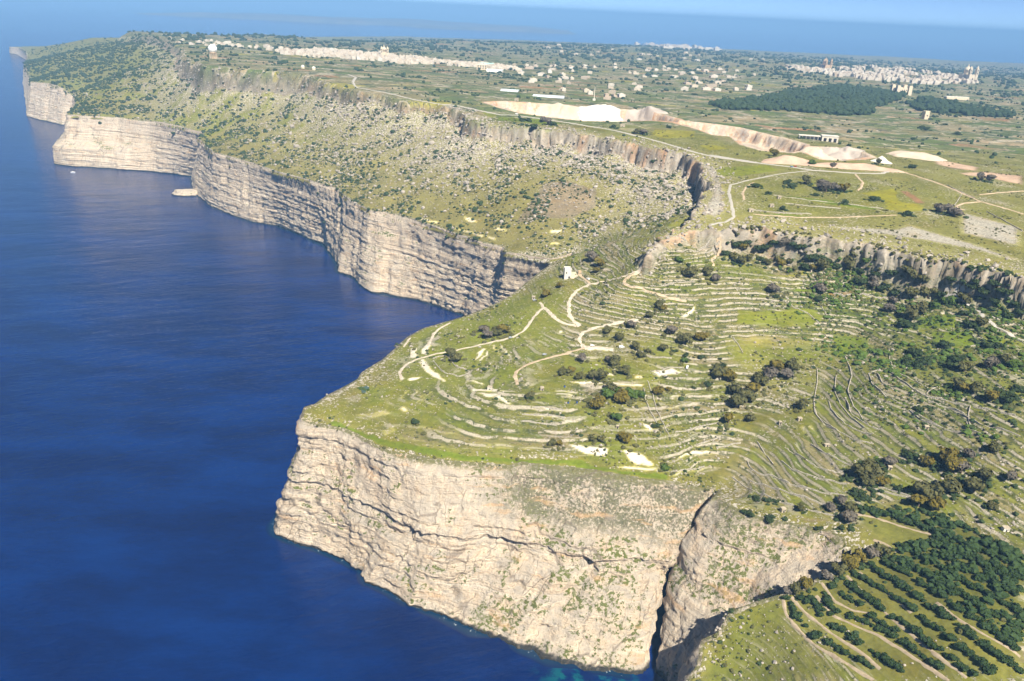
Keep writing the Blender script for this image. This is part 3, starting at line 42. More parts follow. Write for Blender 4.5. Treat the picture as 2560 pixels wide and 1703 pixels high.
HOUSES=[('v',-566,2855,15,16,6.40),('v',-321,2793,9,9,8.20),('v',-663,2651,9,11,7.80),('v',-605,3055,11,11,7.80),('v',-732,3099,17,14,8.60),('v',-650,3048,14,15,8.70),('v',-611,2769,14,16,8.10),('v',-595,2739,9,9,8.80),('v',-658,3033,14,18,9.10),('v',-613,2990,14,18,6.00),('v',-399,2753,17,16,9.20),('v',-539,2779,13,10,9.50),('v',-557,2832,12,12,8.20),('v',-491,2815,13,9,6.90),('v',-368,2823,16,16,7.00),('v',-391,2917,10,9,6.10),('v',-700,3095,10,14,6.70),('v',-604,2937,13,9,7.50),('v',-644,3038,10,17,8.00),('v',-793,2765,15,10,8.80),('v',-478,2910,11,18,9.20),('v',-599,3083,15,13,8.30),('v',-740,2651,18,17,7.20),('v',-339,2926,13,11,6.00),('v',-367,2653,14,11,9.50),('v',-573,2928,12,11,8.70),('v',-690,2728,18,16,7.40),('v',-363,2691,12,17,8.70),('v',-765,2790,17,11,9.00),('v',-633,2852,12,17,8.40),('v',-318,2811,10,14,6.40),('v',-367,2835,16,12,8.50),('v',-741,2696,17,14,9.70),('v',-777,2847,17,9,7.00),('v',-756,2815,11,16,6.40),('v',-309,2804,12,11,7.90),('v',-526,2931,12,10,9.70),('v',-303,2750,10,11,8.50),('v',-458,2820,11,14,7.20),('v',-733,3001,12,18,7.80),('v',-476,2810,17,13,7.20),('v',-652,2841,17,17,7.20),('v',-511,2796,11,9,7.00),('v',-536,3115,16,13,9.50),('v',-380,2690,17,16,8.80),('v',-421,3003,14,17,7.80),('v',-623,2875,11,9,8.60),('v',-572,2686,10,12,6.60),('v',-730,2735,16,13,7.60),('v',-531,2689,13,15,8.90),('v',-614,3049,13,14,9.60),('v',-398,2685,12,15,9.40),('v',-447,2909,17,17,9.80),('v',-699,2872,14,16,6.20),('v',-454,2771,12,14,6.70),('v',-314,2900,15,11,9.70),('v',-399,2729,15,15,7.80),('v',-323,2717,12,16,7.70),('v',-701,2702,10,17,9.80),('v',-664,3099,12,11,9.00),('v',-397,2768,18,14,8.00),('v',-374,2845,14,12,7.10),('v',-559,3042,14,12,8.10),('v',-609,2949,13,16,8.70),('v',-657,2987,9,11,8.40),('v',-356,2811,14,18,7.80),('v',-691,2961,15,14,7.40),('v',-599,2840,17,14,8.90),('v',-357,2892,13,16,8.60),('v',-539,3031,11,15,9.50),('v',-610,2881,15,9,8.00),('v',-342,2979,13,15,8.40),('v',-716,2849,17,11,6.30),('v',-414,3045,12,14,8.90),('v',-428,2709,11,14,6.90),('v',-390,2716,12,11,9.90),('v',-426,2677,9,17,8.50),('v',-631,2726,16,16,6.80),('v',-353,2920,14,11,8.10),('v',-756,2861,15,12,9.00),('v',-760,2978,14,17,6.90),('v',-537,3044,17,10,8.80),('v',-578,2918,11,11,9.30),('v',-555,2718,11,15,7.30),('v',-388,2729,12,12,8.30),('v',-364,2870,10,17,6.10),('v',-365,2716,9,10,9.40),('v',-752,2664,10,10,6.10),('v',-467,2717,15,17,8.70),('v',-739,3019,17,14,7.40),('v',-506,2844,14,10,7.40),('v',-645,3020,17,13,8.60),('v',-437,2771,15,16,7.00),('v',-337,2815,17,9,6.40),('v',-646,2823,16,18,8.30),('v',-423,2695,15,14,9.60),('v',-692,2653,14,10,7.40),('v',-405,2917,12,12,7.40),('v',-551,2795,10,17,7.30),('v',-706,3081,18,13,9.70),('v',-373,2682,17,16,6.50),('v',-441,2761,12,17,8.60),('v',-597,2769,18,14,6.70),('v',-720,2991,11,15,8.10),('v',-391,2950,11,17,6.10),('v',-377,3022,17,17,7.70),('v',-331,2882,16,16,10.00),('v',-701,2892,16,16,8.10),('v',-577,2888,17,16,8.30),('v',-629,3068,12,15,6.00),('v',-720,2690,17,16,9.90),('v',-528,2789,14,14,8.20),('v',-661,2839,14,14,8.20),('v',-451,2934,12,13,9.70),('v',-367,2959,17,17,9.40),('v',-603,2753,16,12,9.00),('v',-591,2944,13,10,7.40),('v',-715,2770,17,14,7.10),('v',-489,3020,16,13,8.90),('v',-753,3043,11,13,9.80),('v',-532,2825,12,18,9.90),('v',-730,2725,12,13,9.20),('v',-660,3089,11,14,8.40),('v',-628,2943,15,11,6.90),('v',-607,2734,12,14,6.70),('v',-372,2926,14,10,7.30),('v',-460,2835,16,17,7.30),('v',-588,2960,10,10,7.00),('v',-465,2912,15,11,6.80),('v',-514,2876,9,12,6.60),('v',-29,2816,13,13,8.50),('v',-90,2860,16,19,7.80),('v',-175,2876,21,24,8.80),('v',-144,2894,15,12,6.10),('v',-168,2925,17,23,7.60),('v',-73,2853,23,21,8.40),('v',-85,2846,18,18,7.50),('v',-49,2811,18,19,8.80),('v',-96,2939,15,16,8.10),('v',-101,2925,18,20,7.80),('v',-211,2921,18,23,7.90),('v',-220,2897,23,13,7.60),('v',-120,2785,13,16,6.10),('v',-82,2783,20,18,6.70),('v',-135,2933,18,14,8.90),('v',-281,2911,14,13,7.90),('v',-221,2777,15,19,7.90),('v',-73,2865,15,17,7.60),('v',-264,2854,15,15,7.60),('v',-42,2793,21,17,7.50),('v',-174,2810,14,13,8.40),('v',-187,2793,23,19,6.90),('v',-62,2895,12,17,7.20),('v',-212,2831,23,13,8.30),('v',-182,2829,21,17,6.40),('v',-263,2913,22,20,8.90),('r',1332,3633,18,21,11.80),('r',1550,3708,16,22,13.20),('r',1540,3594,22,15,12.50),('r',1967,4462,14,24,10.80),('r',1680,3567,23,25,10.40),('r',2151,4422,25,25,8.60),('r',1411,4106,26,19,11.80),('r',1426,3753,19,18,11.50),('r',1605,3465,24,26,12.00),('r',1965,3753,21,23,9.30),('r',2067,4188,17,15,13.10),('r',2191,4508,16,18,12.60),('r',2143,4578,25,26,11.00),('r',1295,4032,19,21,8.90),('r',1611,3889,22,21,11.40),('r',1736,4098,23,17,9.80),('r',1515,3744,14,21,11.80),('r',1512,3635,18,22,12.40),('r',1371,4303,22,26,9.50),('r',1556,3763,18,18,9.90),('r',1451,3675,18,19,12.60),('r',2224,4714,17,24,9.40),('r',1337,3763,22,15,9.90),('r',1375,3916,22,25,10.70),('r',1994,4666,24,24,9.10),('r',1637,3605,18,16,9.80),('r',1539,3954,19,19,13.50),('r',1957,3772,26,19,13.70),('r',1741,3654,22,20,9.70),('r',1673,4319,15,21,9.70),('r',2060,4044,25,25,13.40),('r',1774,4150,25,21,10.00),('r',1463,3493,18,16,11.20),('r',1738,3569,24,24,8.00),('r',1586,3511,15,17,9.60),('r',1770,4135,20,23,8.00),('r',1368,4198,15,15,13.80),('r',1824,4321,18,18,11.90),('r',1905,4326,16,18,8.70),('r',1594,3662,19,15,9.10),('r',1451,3665,23,19,12.80),('r',1894,4225,18,20,12.20),('r',1451,3570,20,17,11.20),('r',1632,4020,25,25,10.20),('r',1969,3871,17,20,8.70),('r',1962,4003,25,24,12.00),('r',1936,4096,15,21,8.00),('r',1378,4261,15,25,9.10),('r',1655,3589,25,21,12.80),('r',1542,3622,15,23,13.60),('r',1256,3830,21,24,9.50),('r',1444,4089,21,23,10.40),('r',1580,4013,18,19,8.50),('r',1876,3925,20,20,11.90),('r',1462,3554,16,17,9.20),('r',1946,4424,17,22,13.70),('r',1992,4533,17,14,10.90),('r',1781,4497,18,18,12.60),('r',1580,3776,20,24,12.90),('r',1764,4058,23,24,10.40),('r',1644,3465,20,17,9.40),('r',1825,3885,26,24,9.50),('r',1835,3663,17,24,9.90),('r',1434,3522,15,15,13.00),('r',1512,4007,21,22,8.00),('r',1512,3908,20,17,11.50),('r',2186,5082,17,22,8.70),('r',1864,3676,15,25,10.20),('r',1833,3804,18,22,11.90),('r',1667,3481,22,20,8.70),('r',1781,4236,23,22,11.40),('r',2276,5069,25,22,8.70),('r',1760,3969,22,19,9.90),('r',1764,3754,21,23,10.20),('r',1462,3931,24,15,11.00),('r',1609,4119,19,20,12.60),('r',1347,3978,15,15,12.70),('r',1350,3796,23,24,12.50),('r',2252,5113,19,16,11.20),('r',2052,4709,17,23,8.20),('r',1773,3625,25,19,11.30),('r',1684,3820,26,22,9.80),('r',2206,4420,21,23,8.00),('r',1905,3960,20,20,10.80),('r',1916,4226,21,26,13.40),('r',1694,4328,15,20,13.60),('r',2080,4166,25,23,12.40),('r',1957,3790,19,23,10.90),('r',1349,4076,16,20,12.20),('r',1784,4148,22,18,10.80),('r',2126,4458,16,25,12.30),('r',1598,4060,20,21,9.30),('r',1254,3980,23,16,10.80),('r',1492,4188,16,19,9.00),('r',1345,4202,16,20,8.40),('r',1431,3545,15,19,10.40),('r',1933,4651,21,18,8.70),('r',1600,4224,17,24,11.80),('r',1803,4652,22,26,11.60),('r',1368,4349,15,16,8.20),('r',1755,3586,25,14,9.80),('r',1305,3912,24,15,10.30),('r',1809,3810,24,21,13.50),('r',1561,3975,17,23,10.90),('r',1621,4359,23,21,12.30),('r',1542,3872,16,23,8.10),('r',1465,3518,22,15,9.40),('r',2021,4072,25,24,10.70),('r',2016,3967,18,18,8.40),('r',2162,4772,15,16,11.90),('r',1604,3597,20,16,9.10),('r',1855,4483,24,21,11.90),('r',1736,3616,18,21,10.70),('r',1576,3549,16,20,10.80),('r',1494,3835,15,21,12.40),('r',1481,3642,21,17,10.10),('r',1976,4868,17,16,13.60),('r',1692,3580,26,21,13.60),('r',1945,3741,25,20,12.60),('r',1411,3726,22,14,12.50),('r',1443,3855,18,23,12.50),('r',1704,4540,18,19,8.50),('r',2008,3812,18,16,9.90),('r',1842,4276,24,17,10.80),('r',1942,3834,18,17,12.80),('m',176,3223,15,12,5.20),('m',687,3094,13,16,5.80),('m',113,3152,13,21,7.50),('m',687,3066,12,14,6.90),('m',598,2959,21,11,6.80),('m',594,3236,12,16,5.30),('m',489,3336,21,17,7.60),('m',802,3403,15,17,6.30),('m',97,2957,20,11,5.10),('m',585,3443,16,16,6.00),('m',353,3304,18,13,6.10),('m',724,3525,17,21,5.30),('m',9,2925,19,17,5.70),('m',268,3245,16,11,7.10),('m',584,2873,10,13,7.90),('m',737,3444,21,17,7.50),('m',228,3192,15,12,6.10),('m',-38,3035,12,19,6.10),('m',232,3289,22,15,5.60),('m',7,3080,12,18,5.40),('m',-8,2698,13,22,5.40),('m',409,2876,15,22,6.40),('m',167,2942,10,15,5.70),('m',772,3106,16,10,5.80),('m',176,3123,13,20,5.40),('m',529,2954,19,16,5.30),('m',124,2578,21,21,6.00),('m',514,2925,16,18,7.10),('m',907,3343,11,12,6.90),('m',450,2927,21,13,5.00),('m',694,3085,21,17,7.60),('m',122,2717,14,21,7.30),('m',379,3038,10,10,6.80),('m',592,3606,14,19,6.60),('m',472,3244,19,14,5.70),('m',39,3062,17,21,6.50),('m',201,2676,15,20,5.50),('m',82,2798,14,17,7.70),('m',224,2893,16,19,6.50),('m',21,2925,20,14,7.30),('m',581,3136,14,21,6.40),('m',757,3130,17,15,5.40),('m',744,3499,18,12,5.20),('m',72,2559,12,21,6.10),('m',513,3309,17,11,6.20),('m',609,3417,14,10,5.10),('m',680,3055,21,12,6.80),('m',397,3016,21,19,7.90),('m',53,2656,18,19,6.90),('m',838,3644,21,15,6.80),('m',811,3238,14,13,6.00),('m',898,3590,15,20,5.90),('m',375,3535,12,16,7.10),('m',555,3333,21,17,5.50),('m',552,3381,11,13,5.70),('m',168,3035,21,12,7.40),('m',597,3202,22,13,6.60),('m',98,3145,10,14,5.40),('m',187,2630,18,19,7.00),('m',638,3224,18,19,6.70),('m',151,2026,16,17,6.50),('m',-12,2592,17,16,5.30),('m',-16,2709,18,17,5.60),('m',303,2245,18,17,5.60),('m',49,2622,16,13,5.60),('m',95,2013,10,18,5.00),('m',194,1952,9,16,5.70),('m',187,1863,17,12,5.70),('m',212,1953,9,18,5.20),('m',326,2486,12,12,5.40),('m',-85,2745,15,18,5.30),('m',144,2561,11,14,6.70),('m',102,2468,10,17,5.10),('m',321,2347,16,10,5.90),('m',25,2294,18,17,7.00),('m',96,2329,16,13,5.60),('m',327,2358,13,12,5.20),('m',217,2053,15,15,6.50),('m',18,2228,16,15,5.60),('m',314,2313,14,9,6.10),('m',156,1968,12,15,6.50),('m',229,1958,15,18,6.90),('m',123,2293,10,17,6.90),('m',94,2028,15,16,5.30),('m',244,2348,15,13,6.20),('m',232,2249,15,9,5.30),('m',-816,2819,17,15,5.00),('m',-904,3006,20,16,7.30),('m',-839,2911,20,15,5.30),('m',-818,2832,16,13,5.60),('m',-862,2849,20,22,5.10),('m',-1040,3002,21,19,5.00),('m',-964,2962,13,22,5.20),('m',-828,2953,21,16,7.50),('m',-873,3023,17,19,6.20),('m',-1078,3021,18,16,5.80),('m',-979,2909,21,18,5.80),('m',-931,2935,13,16,5.90),('m',-945,3091,16,17,7.40),('m',-1095,3098,20,13,7.20),('m',-921,3022,20,20,6.50),('m',-882,2902,13,18,5.30),('m',-782,2803,21,17,7.10),('m',-777,2814,16,20,6.30),('m',-894,2953,12,14,6.10),('m',-929,2921,13,13,6.60),('m',-1022,2958,14,18,6.20),('m',-1025,3022,18,21,6.30),('m',634,2757,20,13,6.60),('m',667,2831,18,12,6.30),('m',530,2717,17,22,5.40),('m',532,2449,23,19,6.20),('m',559,2723,16,22,5.50),('m',678,2542,16,19,5.20),('m',512,2643,20,17,5.90),('m',707,2649,16,22,7.10),('m',546,2483,18,23,7.20),('m',513,2535,21,14,6.50),('m',455,2374,21,19,7.60),('m',560,2438,19,19,6.40),('m',630,2498,13,20,6.90),('m',586,2602,20,12,6.40),('m',569,2731,13,21,5.40),('m',570,2588,22,13,6.30),('f',2206,12590,44,66,14.10),('f',1756,12456,43,55,26.9),('f',1370,7216,52,62,15.40),('f',1425,9703,64,46,26.4),('f',1479,8915,41,53,26.7),('f',1140,6775,43,57,16.40),('f',1886,9478,63,43,18.90),('f',2169,12472,70,57,14.30),('f',2201,12717,43,59,15.40),('f',1783,8446,55,61,17.50),('f',2099,12473,66,51,23.3),('f',1252,9617,52,58,27.5),('f',1709,8390,66,55,15.40),('f',2366,12726,45,54,27.3),('f',1679,9218,67,42,23),('f',1804,8811,43,61,20.3),('f',1479,8285,42,58,19.20),('f',1978,9168,59,66,14.50),('f',1714,9001,60,52,15.00),('f',1464,8968,56,41,24.9),('f',1822,12578,43,44,27.1),('f',2312,12717,59,47,17.60),('f',1829,8140,66,68,27.5),('f',2272,12735,65,52,16.90),('f',1339,8665,58,57,20.2),('f',1865,9176,44,59,18.70),('f',1443,8310,63,67,24.3),('f',1813,9785,66,50,25.7),('f',2083,12737,50,52,16.60),('f',1098,6757,56,68,14.40),('f',1731,12503,56,67,17.00),('f',2577,12665,42,64,19.60),('f',1432,8158,69,57,26.9),('f',1595,12451,44,57,16.80),('f',1960,9892,57,65,25.1),('f',2140,12758,54,45,25.9),('f',1496,8037,42,61,23.9),('f',1803,9614,65,51,23.3),('f',1408,8876,49,64,21.5),('f',1957,8808,60,47,17.60),('m',-1101,3148,15,12,7.40),('m',-971,3067,11,14,6.00),('m',-1197,3192,15,14,7.10),('m',-1182,3065,17,13,6.60),('m',-1266,3127,13,10,6.50),('m',-1089,2894,11,16,5.30),('m',-1209,3262,12,15,5.50),('m',-1204,2935,11,15,7.50),('m',-1148,3025,10,16,6.00),('m',-1078,2942,13,17,7.00),('m',-1143,2902,17,14,6.80),('m',-1135,3114,13,15,6.60),('m',-1356,3237,11,14,8.00),('m',-1110,3071,13,14,6.30),('m',676,4947,29,23,6.50),('m',748,4877,27,17,5.90),('m',1000,5177,18,16,6.60),('m',134,5134,19,16,6.40),('m',572,4272,23,25,6.50),('m',384,5201,17,27,6.20),('m',1443,5177,16,19,7.70),('m',878,4702,20,17,6.00),('m',217,5106,17,17,7.40),('m',271,4548,22,19,7.20),('m',201,4748,19,20,7.90),('m',548,5390,17,17,6.70),('m',357,4572,21,22,7.90),('m',722,4962,28,19,5.50),('m',1362,5143,19,19,7.20),('m',217,5684,29,19,7.10),('m',145,5067,24,28,6.80),('m',419,4920,17,18,6.10),('m',1095,5380,18,16,5.10),('m',1054,5612,26,20,8.00),('m',992,4566,26,26,7.40),('m',909,4487,28,22,7.40)]
SPOT=[('radome',-846.5,2287.5),('church',-495.1,2967.7),('tower_house',54.5,793.7),('tower_house_r',73.4,798.9),('hut1',19.80,765.5),('hut2',26.6,593.8),('hut3',-16.50,596),('hut4',230.8,566.3),('hut5',215.9,565.7),('hut6',190.9,465.3),('hut7',85.1,550.2),('shed1',269.2,489.4),('shed2',309.8,417.3),('hut8',275.6,866.1),('hut9',292.7,898.7),('hut10',250,852.4),('hut11',294.2,765.7),('hut12',238.8,526.7),('hut13',308.5,526.1),('cistern',-61.8,659.8),('car1',74.4,779.1),('car2',20.9,759),('car3',72.8,667.7),('car4',153.3,636.1),('car5',29.7,655.3),('car6',-10.50,1450.3),('car7',370.3,1092),('car8',-1.40,693.3),('van1',98.9,665),('car9',364.2,1088.1),('hall',-91.4,2592.4),('hall2',-153.7,2919.5),('block',-135.8,2689.7),('castle',1231.5,2750.8),('chapel',949.2,1963.2),('white_house',1386.9,2692.5),('quarry_shed',489.9,1389.6),('quarry_shed2',517.1,1381.9),('greenhouse',53.9,1800.2),('greenhouse2',-32.1,1863.8),('kiosk1',-510.4,2032.3),('kiosk2',-544.7,2062.1),('rabat_church',2091.7,4011.7),('rabat_church2',1524.5,4319.4),('mast',153.3,1807.7),('pond',-120.7,602.7),('heap_brown',368.1,1124.6),('heap_front',450.9,1102.6),('heap_white',515.5,1166.1),('heap_mesa',605.9,1251),('heap_pale',447.1,1237.5),('heap_grey',500,1270.3),('heap_q1',72.7,1632.9),('heap_q2',153.3,1636.8),('heap_q3',244.4,1629.7),('barrel1',45.4,599.1),('barrel2',47.6,576.9),('barrel3',54.7,578.1),('hut14',-13.30,1653),('hut15',167.9,1378.4),('boat',-1049.6,1870.1),('islet',-715.5,1698.2)]
POND=[(-125.6,604.5),(-120.9,609.3),(-117.1,605.4),(-117.1,595.3),(-122.4,594.6)]
# ------------------------------------------------------------------ noise and geometry helpers
def _h2(ix,iy,seed):
    n=(ix.astype(np.int64)*374761393+iy.astype(np.int64)*668265263+seed*1442695041)&0xffffffff
    n=((n^(n>>13))*1274126177)&0xffffffff
    n=((n^(n>>16))*2246822519)&0xffffffff
    return ((n^(n>>15))&0xffffff)/float(0xffffff)
def vnoise(x,y,seed=0):
    ix=np.floor(x); iy=np.floor(y); fx=x-ix; fy=y-iy
    fx=fx*fx*fx*(fx*(fx*6-15)+10); fy=fy*fy*fy*(fy*(fy*6-15)+10)
    a=_h2(ix,iy,seed); b=_h2(ix+1,iy,seed); c=_h2(ix,iy+1,seed); d=_h2(ix+1,iy+1,seed)
    return (a+(b-a)*fx)*(1-fy)+(c+(d-c)*fx)*fy
def fbm(x,y,seed=0,octv=4,gain=.5):
    x=np.asarray(x,float); y=np.asarray(y,float); s=np.zeros_like(x+y); a=1.; t=0.
    for o in range(octv):
        s=s+a*vnoise(x*2**o+o*17.3,y*2**o-o*9.1,seed+o*31); t+=a; a*=gain
    return s/t*2-1
def sstep(a,b,x):
    t=np.clip((x-a)/(b-a),0,1); return t*t*(3-2*t)
def inpoly(x,y,P):
    P=np.asarray(P,float)[:,:2]; r=np.zeros(x.shape,bool)
    x0,y0=P.min(0); x1,y1=P.max(0)
    m=(x>=x0)&(x<=x1)&(y>=y0)&(y<=y1)
    if not m.any(): return r
    xs=x[m]; ys=y[m]; ins=np.zeros(xs.shape,bool); j=len(P)-1
    for i in range(len(P)):
        xi,yi=P[i]; xj,yj=P[j]
        if yi!=yj:
            c=((yi>ys)!=(yj>ys))&(xs<(xj-xi)*(ys-yi)/(yj-yi)+xi); ins^=c
        j=i
    r[m]=ins; return r
def pdist(x,y,P,cut=1e9,closed=False):
    """distance to a polyline, exact within `cut`"""
    P=np.asarray(P,float)[:,:2]; d=np.full(x.shape,float(cut))
    n=len(P)
    for i in range(n if closed else n-1):
        a=P[i]; b=P[(i+1)%n]; lo=np.minimum(a,b)-cut; hi=np.maximum(a,b)+cut
        m=(x>lo[0])&(x<hi[0])&(y>lo[1])&(y<hi[1]) if cut<1e8 else slice(None)
        xs=x[m]; ys=y[m]
        if xs.size==0: continue
        e=b-a; L2=e@e+1e-9
        t=np.clip(((xs-a[0])*e[0]+(ys-a[1])*e[1])/L2,0,1)
        d[m]=np.minimum(d[m],np.hypot(xs-a[0]-t*e[0],ys-a[1]-t*e[1]))
    return d
class RBF:
    def __init__(s,pts,c=40.,lam=2.):
        P=np.asarray(pts,float); s.p=P[:,:2]; s.c=c
        n=len(P); D=np.sqrt(((s.p[:,None]-s.p[None])**2).sum(-1)+c*c)
        A=np.zeros((n+3,n+3)); A[:n,:n]=-D+np.eye(n)*lam
        A[:n,n]=1; A[:n,n+1:]=s.p/1000; A[n,:n]=1; A[n+1:,:n]=s.p.T/1000
        s.w=np.linalg.solve(A,np.concatenate([P[:,2],[0,0,0]]))
    def __call__(s,x,y):
        r=s.w[-3]+s.w[-2]*x/1000+s.w[-1]*y/1000
        for (a,b),w in zip(s.p,s.w): r=r-w*np.sqrt((x-a)**2+(y-b)**2+s.c*s.c)
        return r
# ------------------------------------------------------------------ macro terrain
RIM=[g[0] for g in CLIFF_A]+[g[0] for g in CLIFF_B]+SPUR
LAND=[p[:2] for p in RIM]+[(40,-400),(9000,-400),(14000,9000),(9000,12500),(2000,12800),(-600,11000),(-1300,9300)]
PLAT=[p[:2] for p in ESC]+[(2500,200),(9000,-400),(14000,9000),(9000,12500),(2000,12800),(-600,11000),(-1500,8000),(-1500,5200)]
_L=RBF(LOWC+[p for p in RIM if p[1]<7000],c=25.)
_U=RBF(UPC+ESC,c=60.)
def height0(x,y):
    """macro height of the land, without fine relief; also signed distances"""
    x=np.asarray(x,float); y=np.asarray(y,float)
    lo=_L(x,y); up=_U(x,y)
    wob=4.2*fbm(x/14,y/14,5,3)+6.5*fbm(x/46,y/46,6,2)
    de=pdist(x,y,ESC,260.); ins=inpoly(x,y,PLAT); de=np.where(ins,de,-de)
    far=sstep(2600,4200,y)
    wid=3.6+60*far+9*sstep(1600,1800,y)
    k=sstep(-1.,1.,(de+wob*(1-far)+wid*.6)/wid)
    lo=np.where(up-lo>3,lo,np.minimum(lo,up))
    lo=lo+(up-lo)*.5*sstep(1420,1620,y)*(1-sstep(2800,3600,y))*np.clip(1+de/90.,0,1)*(de<0)*(.6+.4*fbm(x/60,y/60,12,2))
    z=lo+(up-lo)*k
    # talus fan under the escarpment
    tal=np.clip((1-(-de)/70.),0,1)**2*(1-k)
    z=z+tal*np.clip((up-lo)*(.20+.75*fbm(x/34,y/34,8,3)),0,19)
    # the far coast falls to the sea
    coast=9300+.18*x+500*fbm(x/900,y/900,9,3)
    z=z*(1-sstep(0,900,y-coast))+ -6*sstep(0,900,y-coast)
    for P,dep,soft in PITS:
        d=pdist(x,y,P,soft*3,closed=True); i=inpoly(x,y,P)
        zq=z-dep*sstep(0,1,np.where(i,d/(soft*1.6)+.35*fbm(x/12,y/12,61,3),0)); zb=np.round(zq/6.5)*6.5; z=np.where(i,zq*.45+zb*.55+1.3*fbm(x/7,y/7,62,3)*np.clip(d/soft,0,1),z)
    return z,de+wob*(1-far)*(np.abs(de)<200),k

# ------------------------------------------------------------------ scene helpers
COL=scn.collection
def mesh_obj(name,V,Fc,mat,parent=None,smooth=True,attrs=None,kind=None):
    V=np.asarray(V,np.float32); Fc=np.asarray(Fc,np.int32)
    me=bpy.data.meshes.new(name); me.vertices.add(len(V)); me.vertices.foreach_set('co',V.ravel())
    k=Fc.shape[1]; n=len(Fc); me.loops.add(n*k); me.loops.foreach_set('vertex_index',Fc.ravel())
    me.polygons.add(n); me.polygons.foreach_set('loop_start',np.arange(0,n*k,k,dtype=np.int32))
    me.polygons.foreach_set('use_smooth',np.full(n,smooth,bool))
    me.update(calc_edges=True)
    if attrs:
        for a,v in attrs.items():
            v=np.asarray(v,np.float32)
            if v.ndim==1:
                at=me.attributes.new(a,'FLOAT','POINT'); at.data.foreach_set('value',v)
            else:
                at=me.attributes.new(a,'FLOAT_COLOR','POINT'); c4=np.ones((len(v),4),np.float32); c4[:,:3]=v; at.data.foreach_set('color',c4.ravel())
    if mat: me.materials.append(mat)
    o=bpy.data.objects.new(name,me); COL.objects.link(o)
    if parent: o.parent=parent
    if kind: o['kind']=kind
    return o
def tag(o,label,cat,group=None,kind=None):
    o['label']=label; o['category']=cat
    if group: o['group']=group
    if kind: o['kind']=kind
    return o
class NT:
    """tiny node-tree builder"""
    def __init__(s,name,**kw):
        s.m=bpy.data.materials.new(name); s.m.use_nodes=True; s.t=s.m.node_tree; s.t.nodes.clear()
        s.out=s.t.nodes.new('ShaderNodeOutputMaterial'); s.p=s.t.nodes.new('ShaderNodeBsdfPrincipled')
        s.t.links.new(s.p.outputs[0],s.out.inputs[0]); s.p.inputs['Roughness'].default_value=.95
        s.p.inputs['Specular IOR Level'].default_value=.15
        s.geo=s.t.nodes.new('ShaderNodeNewGeometry')
    def put(s,sock,v):
        if v is None: return
        if hasattr(v,'is_linked') or isinstance(v,bpy.types.NodeSocket): s.t.links.new(v,sock)
        else:
            if sock.type=='RGBA' and len(v)==3: v=(*v,1)
            sock.default_value=v
    def pos(s): return s.geo.outputs['Position']
    def attr(s,n,col=False):
        a=s.t.nodes.new('ShaderNodeAttribute'); a.attribute_name=n; return a.outputs['Color'] if col else a.outputs['Fac']
    def math(s,op,a,b=None,c=None,clamp=False):
        n=s.t.nodes.new('ShaderNodeMath'); n.operation=op; n.use_clamp=clamp
        s.put(n.inputs[0],a); s.put(n.inputs[1],b); s.put(n.inputs[2],c); return n.outputs[0]
    def scale(s,v,sc):
        n=s.t.nodes.new('ShaderNodeVectorMath'); n.operation='MULTIPLY'; s.put(n.inputs[0],v); n.inputs[1].default_value=sc; return n.outputs[0]
    def noise(s,v,scale,detail=4,rough=.55,dist=0.):
        n=s.t.nodes.new('ShaderNodeTexNoise'); s.put(n.inputs['Vector'],v); n.inputs['Scale'].default_value=scale
        n.inputs['Detail'].default_value=detail; n.inputs['Roughness'].default_value=rough; n.inputs['Distortion'].default_value=dist
        return n.outputs['Fac']
    def voro(s,v,scale,feat='F1',out='Distance',rnd=1.):
        n=s.t.nodes.new('ShaderNodeTexVoronoi'); n.feature=feat; s.put(n.inputs['Vector'],v); n.inputs['Scale'].default_value=scale
        n.inputs['Randomness'].default_value=rnd; return n.outputs[out]
    def sm(s,x,a,b):
        n=s.t.nodes.new('ShaderNodeMapRange'); n.interpolation_type='SMOOTHSTEP'; s.put(n.inputs['Value'],x)
        s.put(n.inputs['From Min'],a); s.put(n.inputs['From Max'],b); return n.outputs[0]
    def mix(s,f,a,b,mode='MIX'):
        n=s.t.nodes.new('ShaderNodeMix'); n.data_type='RGBA'; n.blend_type=mode; n.clamp_factor=True
        s.put(n.inputs[0],f); s.put(n.inputs[6],a); s.put(n.inputs[7],b); return n.outputs[2]
    def ramp(s,f,stops,const=False):
        n=s.t.nodes.new('ShaderNodeValToRGB'); e=n.color_ramp.elements; n.color_ramp.interpolation='CONSTANT' if const else 'LINEAR'
        while len(e)<len(stops): e.new(1.)
        for i,(p,c) in enumerate(stops): e[i].position=p; e[i].color=(*c,1)
        s.put(n.inputs[0],f); return n.outputs[0]
    def sep(s,v):
        n=s.t.nodes.new('ShaderNodeSeparateXYZ'); s.put(n.inputs[0],v); return n.outputs
    def comb(s,x,y,z):
        n=s.t.nodes.new('ShaderNodeCombineXYZ'); s.put(n.inputs[0],x); s.put(n.inputs[1],y); s.put(n.inputs[2],z); return n.outputs[0]
    def bump(s,h,strength,dist):
        n=s.t.nodes.new('ShaderNodeBump'); n.inputs['Strength'].default_value=strength; n.inputs['Distance'].default_value=dist
        s.put(n.inputs['Height'],h); s.t.links.new(n.outputs[0],s.p.inputs['Normal'])
    def col(s,v): s.put(s.p.inputs['Base Color'],v); return s.m
    def rnd(s):
        n=s.t.nodes.new('ShaderNodeObjectInfo'); return n.outputs['Random']
def flat(name,c,var=.12,scale=.8,rough=.9,rand=0.):
    n=NT(name); f=n.noise(n.pos(),scale,5); lo=tuple(x*(1-var) for x in c); hi=tuple(min(1,x*(1+var)) for x in c)
    cc=n.ramp(f,[(.3,lo),(.7,hi)])
    if rand: cc=n.mix(n.math('MULTIPLY',n.rnd(),rand),cc,tuple(x*.45 for x in c))
    n.p.inputs['Roughness'].default_value=rough
    return n.col(cc)
LIME=(.60,.53,.42)
